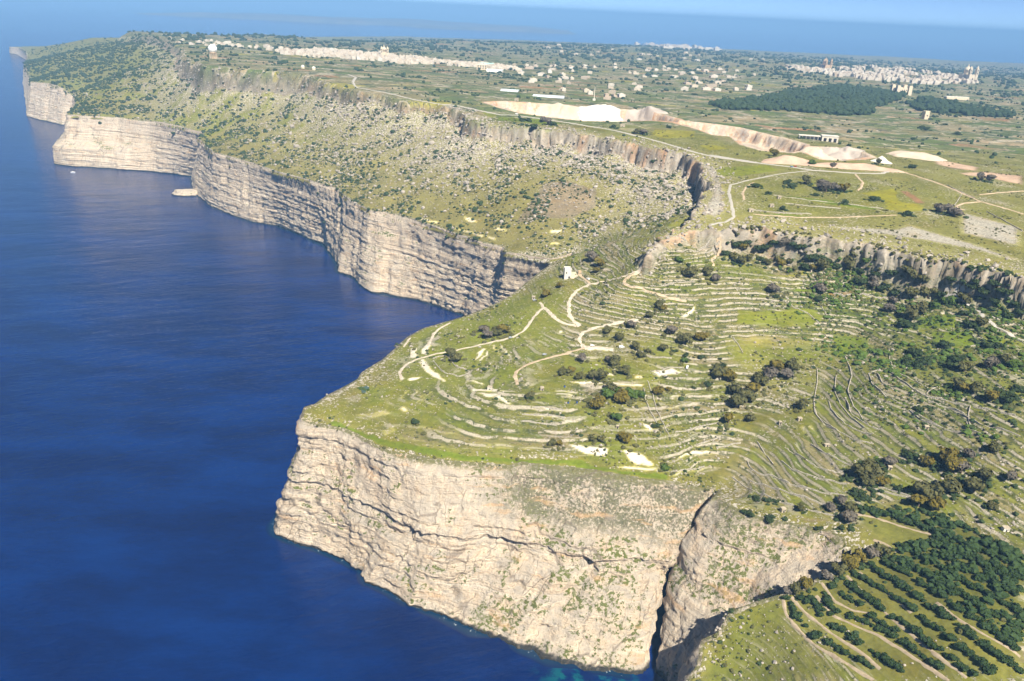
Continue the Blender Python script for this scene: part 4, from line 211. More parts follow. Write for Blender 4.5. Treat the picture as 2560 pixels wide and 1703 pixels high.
# ------------------------------------------------------------------ materials of the setting
def m_ground():
    n=NT('ground'); p=n.pos(); col=n.attr('col',True); rock=n.attr('rock'); shr=n.attr('shrub'); fld=n.attr('fld'); rise=n.attr('rise'); qry=n.attr('qry')
    xyz=n.sep(p)
    # patchwork of small fields on the plateau
    ps=n.comb(n.math('MULTIPLY',n.math('ADD',xyz[0],n.math('MULTIPLY',xyz[1],.35)),1/95.),n.math('MULTIPLY',n.math('SUBTRACT',xyz[1],n.math('MULTIPLY',xyz[0],.3)),1/52.),0.)
    wob=n.t.nodes.new('ShaderNodeVectorMath'); wob.operation='MULTIPLY_ADD'
    nz=n.t.nodes.new('ShaderNodeTexNoise'); n.put(nz.inputs['Vector'],n.scale(p,(.004,.004,0))); nz.inputs['Detail'].default_value=2
    n.put(wob.inputs[0],nz.outputs['Color']); wob.inputs[1].default_value=(1.6,1.6,0); n.put(wob.inputs[2],ps)
    vv=wob.outputs[0]
    fc=n.sep(n.voro(vv,1.,'F1','Color',.85))
    fcol=n.ramp(fc[0],[(0,(.115,.155,.045)),(.16,(.30,.25,.15)),(.27,(.10,.145,.04)),(.40,(.21,.195,.10)),(.55,(.15,.165,.06)),(.66,(.36,.29,.19)),(.74,(.085,.12,.04)),(.84,(.34,.20,.11)),(.88,(.17,.19,.07)),(.96,(.30,.28,.05))],True)
    fcol=n.mix(n.math('MULTIPLY',fc[1],.18),fcol,(.20,.19,.11))
    de=n.voro(vv,1.,'DISTANCE_TO_EDGE','Distance',.85)
    wl=n.math('SUBTRACT',1.,n.sm(de,.02,.055)); hed=n.sm(n.noise(p,.02,3),.5,.62)
    fcol=n.mix(1.,fcol,(.88,.86,.80),'MULTIPLY'); fcol=n.mix(wl,fcol,n.mix(hed,(.36,.32,.24),(.045,.06,.03)))
    d2=n.voro(vv,2.4,'DISTANCE_TO_EDGE','Distance',.9); c2=n.sep(n.voro(vv,2.4,'F1','Color',.9)); fcol=n.mix(n.math('MULTIPLY',n.sm(c2[0],.62,.66),.4),fcol,(.10,.125,.045)); fcol=n.mix(n.math('MULTIPLY',n.sm(d2,.06,.02),n.sm(c2[1],.4,.5)),fcol,(.05,.065,.03))
    c=n.mix(fld,col,fcol)
    big=n.noise(p,.035,5,.6); c=n.mix(1.,c,n.ramp(big,[(.25,(.70,.70,.70)),(.75,(1.28,1.28,1.28))]),'MULTIPLY')
    med=n.noise(p,.30,5,.65); c=n.mix(1.,c,n.ramp(med,[(.25,(.66,.68,.70)),(.75,(1.30,1.29,1.26))]),'MULTIPLY')
    # yellow flower flush and dry patches
    hue=n.noise(p,.06,3); c=n.mix(n.math('MULTIPLY',n.sm(hue,.52,.72),.30),c,n.mix(1.,c,(1.30,1.02,.62),'MULTIPLY'))
    # loose limestone: threshold falls where rock is high
    rn=n.noise(p,.42,7,.70); thr=n.math('SUBTRACT',.74,n.math('MULTIPLY',rock,.34))
    rm=n.sm(rn,thr,n.math('ADD',thr,.055))
    lime=n.ramp(n.noise(p,.9,4),[(.3,(.33,.30,.245)),(.7,(.63,.575,.475))])
    c=n.mix(rm,c,lime)
    # terrace risers: broken drystone bands
    zb=n.attr('zb'); terr=n.attr('terr')
    zs=n.comb(n.math('MULTIPLY',xyz[0],.035),n.math('MULTIPLY',xyz[1],.035),n.math('MULTIPLY',zb,.62))
    s1=n.noise(zs,1.,6,.66); stk=n.math('MULTIPLY',terr,n.sm(s1,.575,.62)); c=n.mix(n.math('MULTIPLY',stk,.85),c,lime)
    s2=n.noise(n.scale(zs,(1.,1.,1.15)),1.7,4,.6); c=n.mix(n.math('MULTIPLY',n.math('MULTIPLY',terr,n.sm(s2,.56,.64)),.7),c,(.125,.165,.035))
    c=n.mix(n.math('MULTIPLY',n.math('MULTIPLY',terr,n.sm(s2,.42,.34)),.55),c,(.215,.185,.12))
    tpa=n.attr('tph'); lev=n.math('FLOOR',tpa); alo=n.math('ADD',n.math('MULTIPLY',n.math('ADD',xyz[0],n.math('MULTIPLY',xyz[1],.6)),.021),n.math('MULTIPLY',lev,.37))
    wn_=n.t.nodes.new('ShaderNodeTexWhiteNoise'); wn_.noise_dimensions='2D'; n.put(wn_.inputs['Vector'],n.comb(lev,n.math('FLOOR',alo),0.))
    strip=n.ramp(wn_.outputs['Value'],[(0,(.115,.135,.030)),(.22,(.175,.165,.065)),(.38,(.085,.115,.026)),(.55,(.215,.175,.105)),(.68,(.135,.145,.040)),(.84,(.255,.205,.130)),(.92,(.165,.175,.035))],True)
    c=n.mix(n.math('MULTIPLY',terr,.50),c,n.mix(1.,strip,n.ramp(med,[(.25,(.70,.70,.70)),(.75,(1.25,1.25,1.25))]),'MULTIPLY'))
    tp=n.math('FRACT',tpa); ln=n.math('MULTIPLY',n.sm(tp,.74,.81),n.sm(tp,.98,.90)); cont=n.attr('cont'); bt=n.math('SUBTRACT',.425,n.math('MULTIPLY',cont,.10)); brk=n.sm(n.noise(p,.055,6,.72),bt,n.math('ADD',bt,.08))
    c=n.mix(n.math('MULTIPLY',n.math('MULTIPLY',terr,n.sm(tp,.48,.66)),n.math('MULTIPLY',n.sm(n.noise(p,.12,4),.38,.55),.75)),c,(.055,.068,.022))  # dark band below each riser: scrub and the wall's shadow painted as one tone
    c=n.mix(n.math('MULTIPLY',n.math('MULTIPLY',ln,brk),n.math('MULTIPLY',terr,n.math('SUBTRACT',.82,n.math('MULTIPLY',cont,.12)))),c,n.mix(cont,n.mix(1.,lime,(.88,.86,.82),'MULTIPLY'),n.mix(1.,lime,(.70,.68,.64),'MULTIPLY')))
    # low shrubs
    sn=n.noise(n.scale(p,(1,1,.4)),.33,5,.62); ts=n.math('SUBTRACT',.76,n.math('MULTIPLY',shr,.40))
    smk=n.sm(sn,ts,n.math('ADD',ts,.05)); c=n.mix(n.math('MULTIPLY',smk,n.math('SUBTRACT',1.,rm)),c,n.ramp(n.noise(p,1.2,3),[(.3,(.035,.05,.022)),(.7,(.095,.105,.045))]))
    qz=n.noise(p,.14,6,.7); c=n.mix(n.math('MULTIPLY',qry,n.sm(qz,.50,.60)),c,n.ramp(n.noise(p,.03,3),[(.4,(.42,.27,.17)),(.6,(.36,.32,.27))]))
    # quarry faces carry saw lines and stains
    qs=n.noise(n.scale(p,(.12,.12,.01)),1.,4); c=n.mix(n.math('MULTIPLY',qry,n.math('MULTIPLY',n.sm(qs,.52,.66),.5)),c,(.40,.26,.16))
    n.bump(n.math('ADD',n.math('MULTIPLY',rm,.8),n.math('ADD',n.math('MULTIPLY',smk,1.0),n.math('MULTIPLY',med,.7))),.7,.7)
    return n.col(c)
def m_cliff():
    n=NT('limestone cliff'); p=n.pos(); xyz=n.sep(p); s=n.attr('sarc'); td=n.attr('topd')
    base=n.noise(p,.05,6,.6); c=n.ramp(base,[(.25,(.57,.44,.305)),(.5,(.67,.55,.40)),(.75,(.75,.645,.495))])
    # bedding
    wv=n.noise(n.comb(n.math('MULTIPLY',s,.012),0.,n.math('MULTIPLY',xyz[2],.02)),1.,3)
    zb=n.math('ADD',xyz[2],n.math('MULTIPLY',wv,9.))
    b1=n.noise(n.comb(n.math('MULTIPLY',s,.006),0.,n.math('MULTIPLY',zb,.30)),1.,5,.7)
    c=n.mix(n.math('MULTIPLY',n.sm(b1,.51,.66),.55),c,(.41,.32,.235))
    c=n.mix(n.math('MULTIPLY',n.sm(b1,.47,.36),.55),c,(.76,.69,.57))
    # weathered grey skin, stronger on upper part, run down in streaks
    st=n.noise(n.comb(n.math('MULTIPLY',s,.16),0.,n.math('MULTIPLY',xyz[2],.022)),1.,6,.65)
    up=n.sm(td,75.,0.)
    gm=n.math('MULTIPLY',n.sm(n.math('ADD',st,n.math('MULTIPLY',up,.14)),.50,.68),.45); c=n.mix(gm,c,(.45,.385,.315))
    # grey patina on ledges that face up
    nz=n.sep(n.geo.outputs['Normal'])[2]
    led=n.sm(nz,.30,.62); pat=n.noise(p,.10,6,.65)
    c=n.mix(n.math('MULTIPLY',led,n.sm(pat,.36,.62)),c,(.47,.41,.33))
    # garrigue on the gentler parts of the face
    gn=n.noise(p,.35,6,.68); gl=n.noise(p,.028,3); veg=n.math('MULTIPLY',n.sm(nz,.34,.58),n.sm(gl,.40,.60))
    tv=n.math('SUBTRACT',.70,n.math('MULTIPLY',veg,.22)); vm=n.sm(gn,tv,n.math('ADD',tv,.05))
    c=n.mix(n.math('MULTIPLY',n.sm(nz,.25,.4),vm),c,n.ramp(gl,[(.35,(.11,.115,.06)),(.6,(.15,.17,.05))]))
    va=n.attr('veg'); vn=n.noise(p,.5,6,.7); c=n.mix(n.math('MULTIPLY',va,n.sm(n.math('ADD',vn,n.math('MULTIPLY',n.noise(p,.05,3),.35)),.58,.72)),c,n.ramp(gn,[(.35,(.13,.13,.075)),(.65,(.21,.20,.12))]))
    # rust-coloured seams
    c=n.mix(n.math('MULTIPLY',n.sm(n.noise(n.comb(n.math('MULTIPLY',s,.03),0.,n.math('MULTIPLY',zb,.22)),1.,3),.58,.68),.55),c,(.60,.38,.20))
    f=n.noise(p,.8,6,.7); c=n.mix(1.,c,n.ramp(f,[(.25,(.72,.72,.72)),(.75,(1.22,1.22,1.22))]),'MULTIPLY')
    # wet dark foot with a pale algae line
    wet=n.math('ADD',xyz[2],n.math('MULTIPLY',n.noise(p,.25,3),2.2)); c=n.mix(n.sm(wet,4.2,2.6),c,(.045,.045,.04))
    rim=n.math('MULTIPLY',n.sm(td,3.5,.6),n.sm(nz,.55,.8)); c=n.mix(n.math('MULTIPLY',rim,n.sm(n.noise(p,.4,5,.65),.62,.50)),c,(.175,.17,.075))
    pit=n.noise(p,.55,7,.72); c=n.mix(n.math('MULTIPLY',n.sm(pit,.43,.33),.40),c,(.27,.225,.17))
    jv=n.comb(n.math('MULTIPLY',n.math('ADD',s,n.math('MULTIPLY',n.noise(p,.06,3),14.)),.085),0.,n.math('MULTIPLY',xyz[2],.035)); je=n.voro(jv,1.,'DISTANCE_TO_EDGE')
    crk=n.math('MULTIPLY',n.sm(je,.035,.008),n.sm(n.noise(p,.045,3),.46,.56)); c=n.mix(n.math('MULTIPLY',crk,.6),c,(.15,.12,.09))
    blot=n.noise(n.scale(p,(1,1,.5)),.085,5,.6); c=n.mix(n.math('MULTIPLY',n.sm(blot,.56,.70),.4),c,(.44,.38,.31))
    h=n.math('ADD',n.math('MULTIPLY',crk,-2.),n.math('MULTIPLY',b1,2.2)) if False else n.math('ADD',n.math('MULTIPLY',b1,2.2),n.math('ADD',n.math('MULTIPLY',n.noise(p,.35,7,.68),1.8),n.math('MULTIPLY',st,.7))); n.bump(h,1.,1.7)
    return n.col(c)
def m_sea():
    n=NT('sea water'); p=n.pos(); n.p.inputs['IOR'].default_value=1.33; n.p.inputs['Specular IOR Level'].default_value=.5; n.p.inputs['Specular Tint'].default_value=(.28,.66,1.,1)
    sw=n.noise(n.scale(p,(1,2.2,1)),.006,7,.72); c=n.mix(n.sm(sw,.35,.68),(.0004,.007,.058),(.0007,.019,.118))
    # shoal of pale rock below the near cliff foot
    vd=n.t.nodes.new('ShaderNodeVectorMath'); vd.operation='DISTANCE'; n.put(vd.inputs[0],n.scale(p,(1,1.9,1))); vd.inputs[1].default_value=(62,398*1.9,0)
    sh=n.math('MULTIPLY',n.sm(vd.outputs['Value'],46.,12.),n.sm(n.noise(p,.09,5,.6),.45,.62)); c=n.mix(n.math('MULTIPLY',sh,.8),c,(.004,.11,.12))
    n.p.inputs['Roughness'].default_value=.12
    rot=n.t.nodes.new('ShaderNodeMapping'); rot.inputs['Rotation'].default_value=(0,0,math.radians(-24)); n.put(rot.inputs['Vector'],p); rv=rot.outputs[0]
    w1=n.noise(n.scale(rv,(.35,1,1)),.045,4,.6); w2=n.noise(n.scale(rv,(.5,1,1)),.25,4,.65); w3=n.noise(n.scale(rv,(.4,1,1)),.012,3,.5)
    n.bump(n.math('ADD',n.math('MULTIPLY',w3,1.3),n.math('ADD',n.math('MULTIPLY',w1,1.2),n.math('MULTIPLY',w2,.55))),1.,1.)
    return n.col(c)
M_GROUND=m_ground(); M_CLIFF=m_cliff(); M_SEA=m_sea()

# ------------------------------------------------------------------ sea cliffs (lofted rock faces)
def loft(name,ST,mat,rows=(26,22,34),dsk=1/430.,inland=5.,amp=1.,kind='structure',seed=0):
    G=np.array([[list(p) for p in s] for s in ST],float)          # station, guide, xyz
    mid=G[:,:,:2].mean(1); cum=np.concatenate([[0],np.cumsum(np.hypot(*np.diff(mid,axis=0).T))])
    ss=[0.]
    while ss[-1]<cum[-1]:
        i=min(np.searchsorted(cum,ss[-1]),len(cum)-1); d=math.hypot(*mid[i]); ss.append(ss[-1]+max(1.,min(14.,d*dsk)))
    ss=np.array(ss); ss=ss[ss<=cum[-1]]; n=len(ss)
    gi=np.stack([[np.interp(ss,cum,G[:,g,c]) for c in range(3)] for g in range(G.shape[1])],0).transpose(2,0,1)   # n,g,3
    # soften corners a little
    ker=np.array([.25,.5,.25])
    for _ in range(2):
        gp=np.concatenate([gi[:1],gi,gi[-1:]]); gi=ker[0]*gp[:-2]+ker[1]*gp[1:-1]+ker[2]*gp[2:]
    tang=np.gradient(gi.mean(1)[:,:2],axis=0); tang/=np.linalg.norm(tang,axis=1)[:,None]+1e-9
    nout=np.stack([tang[:,1],-tang[:,0]],1)
    for _ in range(6):
        gp=np.concatenate([nout[:1],nout,nout[-1:]]); nout=.25*gp[:-2]+.5*gp[1:-1]+.25*gp[2:]
    nout/=np.linalg.norm(nout,axis=1)[:,None]+1e-9
    down=gi[:,-1,:2]-gi[:,0,:2]
    if (nout*down).sum()<0: nout=-nout
    gi[:,0,2]=height0(gi[:,0,0],gi[:,0,1])[0]+.15
    R=[]
    for t in (0.,.5):                                             # lip lying on the land
        b=gi[:,0].copy(); b[:,:2]-=nout*inland*(1-t); z,_,_=height0(b[:,0],b[:,1]); b[:,2]=z-.9*(1-t)+.25; R.append(b)
    for k,nr in enumerate(rows):
        for j in range(nr):
            t=j/nr; R.append(gi[:,k]*(1-t)+gi[:,k+1]*t)
    R.append(gi[:,-1]); e=gi[:,-1].copy(); e[:,2]-=6; R.append(e)
    P=np.stack(R,1); m=P.shape[1]                                 # n,m,3
    S_=np.repeat(ss[:,None],m,1); Z=P[:,:,2]
    zt=gi[:,0,2][:,None]; dep=np.clip((zt-Z)/5.,0,1)
    dist=np.hypot(mid.mean(0)[0],1)*0
    zz_=Z+2.5*fbm(S_/70,Z*0,seed+1,3)+.012*S_
    lay=np.zeros_like(Z)
    for th,am,sd in ((9.,1.7,3),(4.2,1.0,4),(2.1,.45,5)):
        q_=zz_/th; i_=np.floor(q_); f_=q_-i_
        a_=_h2(i_,np.floor(S_/260.)*0,seed+sd); b_=_h2(i_+1,np.floor(S_/260.)*0,seed+sd)
        lay+=am*((a_+(b_-a_)*sstep(.78,1.,f_))-.5)*2*(.45+.55*(fbm(S_/45,Z/20,seed+sd+9,2)>-.15))
    blk=vnoise(S_/13+.3*fbm(S_/9,Z/30,seed+21,2),Z/38,seed+20); flu=-np.abs(blk*2-1)
    near_=sstep(900,600,np.hypot(P[:,:,0],P[:,:,1])); D=lay*(.8+.2*near_)+1.9*(flu+.5)+3.2*fbm(S_/42,Z/120,seed+22,3)+1.7*fbm(S_/7,Z/5,seed+23,4)+.9*fbm(S_/2.2,Z/1.6,seed+24,2)
    chim=np.clip(vnoise(S_/24,Z/150,seed+27)-.72,0,1)*-22                                # deep chimneys
    D=(D+chim)*amp*dep*(1+.25*near_)
    rowi=np.repeat(np.arange(m)[None],n,0); r1=2+rows[0]; r2=r1+rows[1]; jit=2.2*fbm(S_/11,Z*0,seed+40,3)
    D=D+near_*(1.+.6*fbm(S_/30,Z*0+3,seed+41,2))*(1.6*np.exp(-((rowi-r1-6+jit)/7.)**2)-.6*np.exp(-((rowi-r2+1.6*jit)/3.)**2)-2.0*np.exp(-((rowi-r2-13+1.5*jit)/1.5)**2)*(fbm(S_/22,Z*0,seed+42,2)>-.1)-1.6*np.exp(-((rowi-r2-23-1.5*jit)/1.4)**2)*(fbm(S_/18,Z*0,seed+43,2)>0))*amp
    D[:,:2]=0
    P[:,:,0]+=nout[:,None,0]*D; P[:,:,1]+=nout[:,None,1]*D
    P[:,2:-1,2]+=(dep*.9*fbm(S_/6,Z/4+9,seed+25,3))[:,2:-1]
    VEG=sstep(-25,25,P[:,:,0])*sstep(158,140,P[:,:,0])*sstep(520,500,P[:,:,1])*(1-sstep(rows[0]*.75,rows[0]*1.1,rowi))*(seed==0)
    VEG=VEG+.55*(seed==50)*(1-sstep(rows[0]*.4,rows[0]*1.0,rowi))
    idx=np.arange(n*m).reshape(n,m); Fq=np.stack([idx[:-1,:-1],idx[1:,:-1],idx[1:,1:],idx[:-1,1:]],-1).reshape(-1,4)
    a=P[0,5];
    # orient outwards
    v0,v1,v3=P[n//2,m//2],P[n//2+1,m//2],P[n//2,m//2+1]
    nn=np.cross(v1-v0,v3-v0)
    if nn[:2]@nout[n//2]<0: Fq=Fq[:,::-1]
    return mesh_obj(name,P.reshape(-1,3),Fq,mat,kind=kind,attrs={'sarc':S_.ravel(),'topd':(zt-Z).ravel(),'veg':VEG.ravel()})
ca=loft('sea_cliff',CLIFF_A,M_CLIFF)
cb=loft('sea_cliff',CLIFF_B,M_CLIFF,amp=.8,seed=50)
gul=[]
for i,p in enumerate(SPUR):
    a=np.array(SPUR[max(i-1,0)][:2]); b=np.array(SPUR[min(i+1,len(SPUR)-1)][:2]); t=(b-a)/np.linalg.norm(b-a); nrm=np.array([t[1],-t[0]])
    if nrm[0]>0: nrm=-nrm
    if i<3: nrm=np.array([-.3,.95])
    gul.append([p]+[(p[0]+nrm[0]*o,p[1]+nrm[1]*o,p[2]+(-1-p[2])*f) for o,f in ((6,.35),(9,.6),(14,1.))])
loft('sea_cliff',gul,M_CLIFF,rows=(12,10,14),amp=.6,seed=90,inland=3.)
# ------------------------------------------------------------------ ground sheet
ys=[190.]
while ys[-1]<11800: ys.append(ys[-1]+1.45*(max(ys[-1],830)/830)**1.68)
ys=np.array(ys); NC=960
xs=np.linspace(-1,1,NC)
half=.74*ys+200
GX=xs[None]*half[:,None]+.02*ys[:,None]; GY=np.repeat(ys[:,None],NC,1)
inl=inpoly(GX.ravel(),GY.ravel(),LAND).reshape(GX.shape)
dr=pdist(GX.ravel(),GY.ravel(),RIM,40.).reshape(GX.shape)
need=inl|(dr<np.maximum(3.,half[:,None]/NC*2.2))
gx=GX[need]; gy=GY[need]
gz,gde,gk=height0(gx,gy)
gin=inl[need]; gdr=np.where(gin,dr[need],-dr[need])
N_=len(gx)
def lerpc(c,m,t): return c+(np.asarray(m)[None]-c)*np.clip(t,0,1)[:,None]
n_a=fbm(gx/35,gy/35,101,4); n_b=fbm(gx/9,gy/9,102,3); n_c=fbm(gx/120,gy/120,103,3)
plate=gk; gwid=3.6+60*sstep(2600,4200,gy)+9*sstep(1600,1800,gy); face=sstep(-2.5,-1.5,gde/gwid)*(1-sstep(.2,.9,gde/gwid))*(gy<3600)
head=sstep(1000,930,gy-.25*np.clip(gx,-500,60)*0)*(1-gk)*((gx>-10)|(gy<860))
gcol=np.tile(np.array([.175,.170,.085]),(N_,1)); grock=np.full(N_,.28); gshrub=np.full(N_,.18); gfld=np.zeros(N_); gterr=np.zeros(N_)
# scree slopes under the escarpment
scree=(1-gk)*(1-head)
gcol=lerpc(gcol,(.20,.178,.11),scree); 
fallen=np.clip(1.15-(-gde)/190.,0,1)*(gde<0)
gcol=lerpc(gcol,(.27,.25,.19),scree*fallen*.7)
grock=np.where(scree>.5,.34+.42*fallen+.15*n_a,grock); gshrub=np.where(scree>.5,.26+.16*n_a,gshrub)
# greener shelves on the far slopes
gs=scree*(1-face)*sstep(1350,1750,gy)*sstep(.0,.35,n_a+.4*n_c)
gcol=lerpc(gcol,(.19,.20,.055),gs*.8); grock-=gs*.25
gcol=lerpc(gcol,(.16,.165,.10),scree*sstep(2000,2700,gy)*.6)
# plateau
pl=gk*(gy<3e4)
gcol=lerpc(gcol,(.175,.170,.09),pl); grock=np.where(gk>.5,.52+.3*n_a-.25*sstep(1000,1500,gy),grock); gshrub=np.where(gk>.5,.28+.15*n_a,gshrub)
gfld=gk*sstep(1180,1500,gy+60*n_a)
rimroad=np.clip(1-(gde-4)/45.,0,1)*(gde>0)*(gy<1900)
gcol=lerpc(gcol,(.33,.30,.24),rimroad*.55); grock=np.where(rimroad>.2,np.maximum(grock,.62*rimroad),grock)
# headland terraces
val0=head*sstep(250,330,gx)
ht=head*sstep(6,26,gdr)
gterr=ht*(.12+.88*sstep(-.15,.35,n_c+.6*n_a+.35*sstep(640,520,gy)+.25*val0))
gcol=lerpc(gcol,(.175,.172,.06),head); gcol=lerpc(gcol,(.185,.16,.09),head*sstep(.05,.5,n_a)*.8); gcol=lerpc(gcol,(.135,.16,.034),head*sstep(0.05,.5,-n_a+.3*n_b)*.7)
grock=np.where(head>.5,.50+.28*n_a,grock); gshrub=np.where(head>.5,.36+.22*n_c,gshrub)
# right-hand valley is lusher
val=head*sstep(250,330,gx)*sstep(470,560,gy)
gcol=lerpc(gcol,(.115,.135,.045),val*.6); gshrub=gshrub+.16*val; grock=grock-.1*val
edge=sstep(16,3,gdr)*(gy<1000)*(1-gk)
gcol=lerpc(gcol,(.19,.175,.095),edge*.7); grock=grock+.15*edge
STY={'wild':((.155,.178,.036),.6,.42,.26),'mead':((.150,.155,.045),.7,.50,.32),'green':((.115,.16,.026),.9,.03,.04),'ygreen':((.165,.19,.03),.85,.04,.05),'brown':((.135,.125,.05),.85,.05,.06),
 'white':((.66,.60,.49),.95,.30,.02),'pale':((.50,.44,.33),.7,.6,.10),'sand':((.44,.33,.22),.7,.25,.12),'sandp':((.33,.26,.17),.55,.3,.4),'cream':((.70,.62,.47),.9,.3,.05),
 'yellow':((.25,.235,.035),.75,.02,.05),'red':((.30,.16,.085),.8,.0,.0),'pave':((.42,.39,.33),.7,.75,.16),'dgreen':((.075,.115,.035),.85,.08,.4),
 'pinkish':((.31,.26,.15),.6,.18,.1),'orch':((.17,.165,.075),.85,.15,.10),'turf':((.125,.135,.045),.8,.30,.34),'pink':((.50,.35,.25),.9,.2,.02),'block':((.105,.11,.045),.9,.06,.4),'wood':((.05,.065,.03),.9,0.,.3)}
wobx=gx+1.6*fbm(gx/6,gy/6,131,2)+.7*n_b; woby=gy+1.6*fbm(gx/6,gy/6,132,2)
gcont=np.zeros(N_)
for t_,P_ in ZP:
    if len(P_)<3: continue
    if t_=='bowl':
        i_=inpoly(gx,gy,P_); w_=np.zeros(N_); sub=np.where(i_)[0]; w_[sub]=np.clip(pdist(gx[sub],gy[sub],P_,16.,closed=True)/14.,0,1); gterr=np.maximum(gterr,w_); gcont=np.maximum(gcont,w_); gcol=lerpc(gcol,(.135,.14,.04),w_*.6); gshrub+=.06*w_; continue
    c_,st_,rk_,sb_=STY[t_]
    soft={'wild':14.,'mead':20.,'brown':9.,'sand':7.,'sandp':25.,'pave':9.,'turf':5.,'orch':4.,'dgreen':8.,'pinkish':12.,'wood':30.,'pink':8.,'block':6.,'pale':1.4}.get(t_,1.3)
    i_=inpoly(wobx,woby,P_)
    if not i_.any(): continue
    w_=np.zeros(N_); sub=np.where(i_)[0]
    w_[sub]=np.clip(pdist(wobx[sub],woby[sub],P_,soft+1,closed=True)/soft,0,1)*st_
    gcol=lerpc(gcol,c_,w_); grock=grock+(rk_-grock)*w_; gshrub=gshrub+(sb_-gshrub)*w_
    if t_ in('green','ygreen','white','red','yellow','orch','turf','brown','cream'): gterr=gterr*(1-w_)
    if t_ not in('wild',): gfld=gfld*(1-w_)
# quarries: cut white stone
gq=np.zeros(N_)
for P_,dp_,sf_ in PITS:
    i_=inpoly(gx,gy,P_)|(pdist(gx,gy,P_,8.,closed=True)<6)
    gq=np.maximum(gq,i_*1.)
gcol=lerpc(gcol,(.58,.48,.37),gq*.95); gcol=lerpc(gcol,(.47,.28,.165),gq*sstep(-.05,.3,.7*n_c+.8*n_a+.3*n_b+.5*sstep(60,-60,gx))*.85); gcol=lerpc(gcol,(.36,.33,.30),gq*sstep(.15,.4,fbm(gx/14,gy/14,170,3))*.6); grock=np.where(gq>.5,.15,grock); gshrub*=1-gq; gfld*=1-gq
# escarpment rock face
gcol=lerpc(gcol,(.37,.325,.27),face*.95); gcol=lerpc(gcol,(.44,.27,.155),face*sstep(.05,.4,n_a+.5*n_b)*.75); gcol=lerpc(gcol,(.13,.12,.11),face*sstep(.05,.45,fbm(gx/5,gy/5,155,3))*.5); grock=np.where(face>.35,.34,grock); gshrub=np.where(face>.35,.20+.2*sstep(1200,1500,gy),gshrub); gcol=lerpc(gcol,(.20,.19,.15),face*sstep(1350,1600,gy)*.7)
gzb=gz.copy()
# terraces in the relief
stp=2.7; tw=1.3*n_a+2.*n_c+.35*n_b+1.4*fbm(gx/55,gy/55,133,3); ph=(gz+tw)/stp; fr=ph-np.floor(ph)
riser=sstep(.70,.80,fr)*(1-sstep(.93,1.,fr))
gz=gz+gterr*((np.floor(ph)+sstep(.70,.98,fr))*stp-tw-gz)*.8
grise=gterr*riser
# relief
gz=gz+n_b*.35*(1-gterr*.5)*(1-gq)+face*(4.2*fbm(gx/9,gy/9,140,4)+1.8*fbm(gx/3.5,gy/3.5,141,2))+scree*fallen*1.0*np.clip(fbm(gx/7,gy/7,142,3),0,1)+scree*.8*n_a
gz=gz+gk*np.clip(1-gde/30.,0,1)*(gde>0)*.9*fbm(gx/6,gy/6,143,3)
fx_=face*(gy<2600); gxo=gx+fx_*3.4*fbm(gz/6,(gx+gy)/8,150,3); gyo=gy+fx_*3.6*fbm(gz/6+40,(gx-gy)/8,151,3)
gsat=(gcol[:,1]>gcol[:,0]*.88)&(gcol[:,2]<gcol[:,1]*.75); gcol=np.where(gsat[:,None],gcol*np.array([.95,.95,.47]),np.where((gcol[:,:1]<.34),gcol*np.array([.84,.80,.74]),gcol))
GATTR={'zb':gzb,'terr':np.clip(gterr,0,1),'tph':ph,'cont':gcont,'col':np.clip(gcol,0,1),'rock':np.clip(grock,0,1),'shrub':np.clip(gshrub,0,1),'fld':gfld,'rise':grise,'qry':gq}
_ord=None
def ground_z(x,y):
    """height of the finished ground sheet (bilinear on the sheet's own grid)"""
    x=np.atleast_1d(np.asarray(x,float)); y=np.atleast_1d(np.asarray(y,float))
    r=np.clip(np.searchsorted(ys,y)-1,0,len(ys)-2); hw=.74*ys; out=np.zeros(len(x))
    zf=ZGRID
    ty=(y-ys[r])/(ys[r+1]-ys[r])
    acc=0
    for k_,wk in ((0,1-ty),(1,ty)):
        hf=.74*ys[r+k_]+200; u=((x-.02*ys[r+k_])/hf+1)/2*(NC-1); c=np.clip(np.floor(u).astype(int),0,NC-2); t=np.clip(u-c,0,1)
        acc=acc+wk*(zf[r+k_,c]*(1-t)+zf[r+k_,c+1]*t)
    return acc
ZGRID=np.zeros(GX.shape); ZGRID[need]=gz

gz=np.where(gdr<2.0,gz-np.clip(2.0-gdr,0,8)*1.5,gz)
idx=-np.ones(GX.shape,int); idx[need]=np.arange(need.sum())
q4=np.stack([idx[:-1,:-1],idx[:-1,1:],idx[1:,1:],idx[1:,:-1]],-1).reshape(-1,4); q4=q4[(q4>=0).all(1)]
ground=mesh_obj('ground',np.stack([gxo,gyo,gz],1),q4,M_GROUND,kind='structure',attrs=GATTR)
# ------------------------------------------------------------------ sea
rr=np.array([0,60,150,300,500,700,900,1200,1600,2200,3200,5000,8000,13000,22000,38000,60000.]); na=96
SV=[(0,600,0)]; SF=[]
for r in rr[1:]:
    for a in range(na): SV.append((r*math.cos(2*math.pi*a/na),600+r*math.sin(2*math.pi*a/na),0.))
SV=np.array(SV); tri=[(0,1+a,1+(a+1)%na) for a in range(na)]
for k in range(len(rr)-2):
    o=1+k*na
    for a in range(na):
        b=(a+1)%na; tri+= [(o+a,o+na+a,o+na+b),(o+a,o+na+b,o+b)]
sea=mesh_obj('sea',SV,np.array(tri),M_SEA,kind='structure')
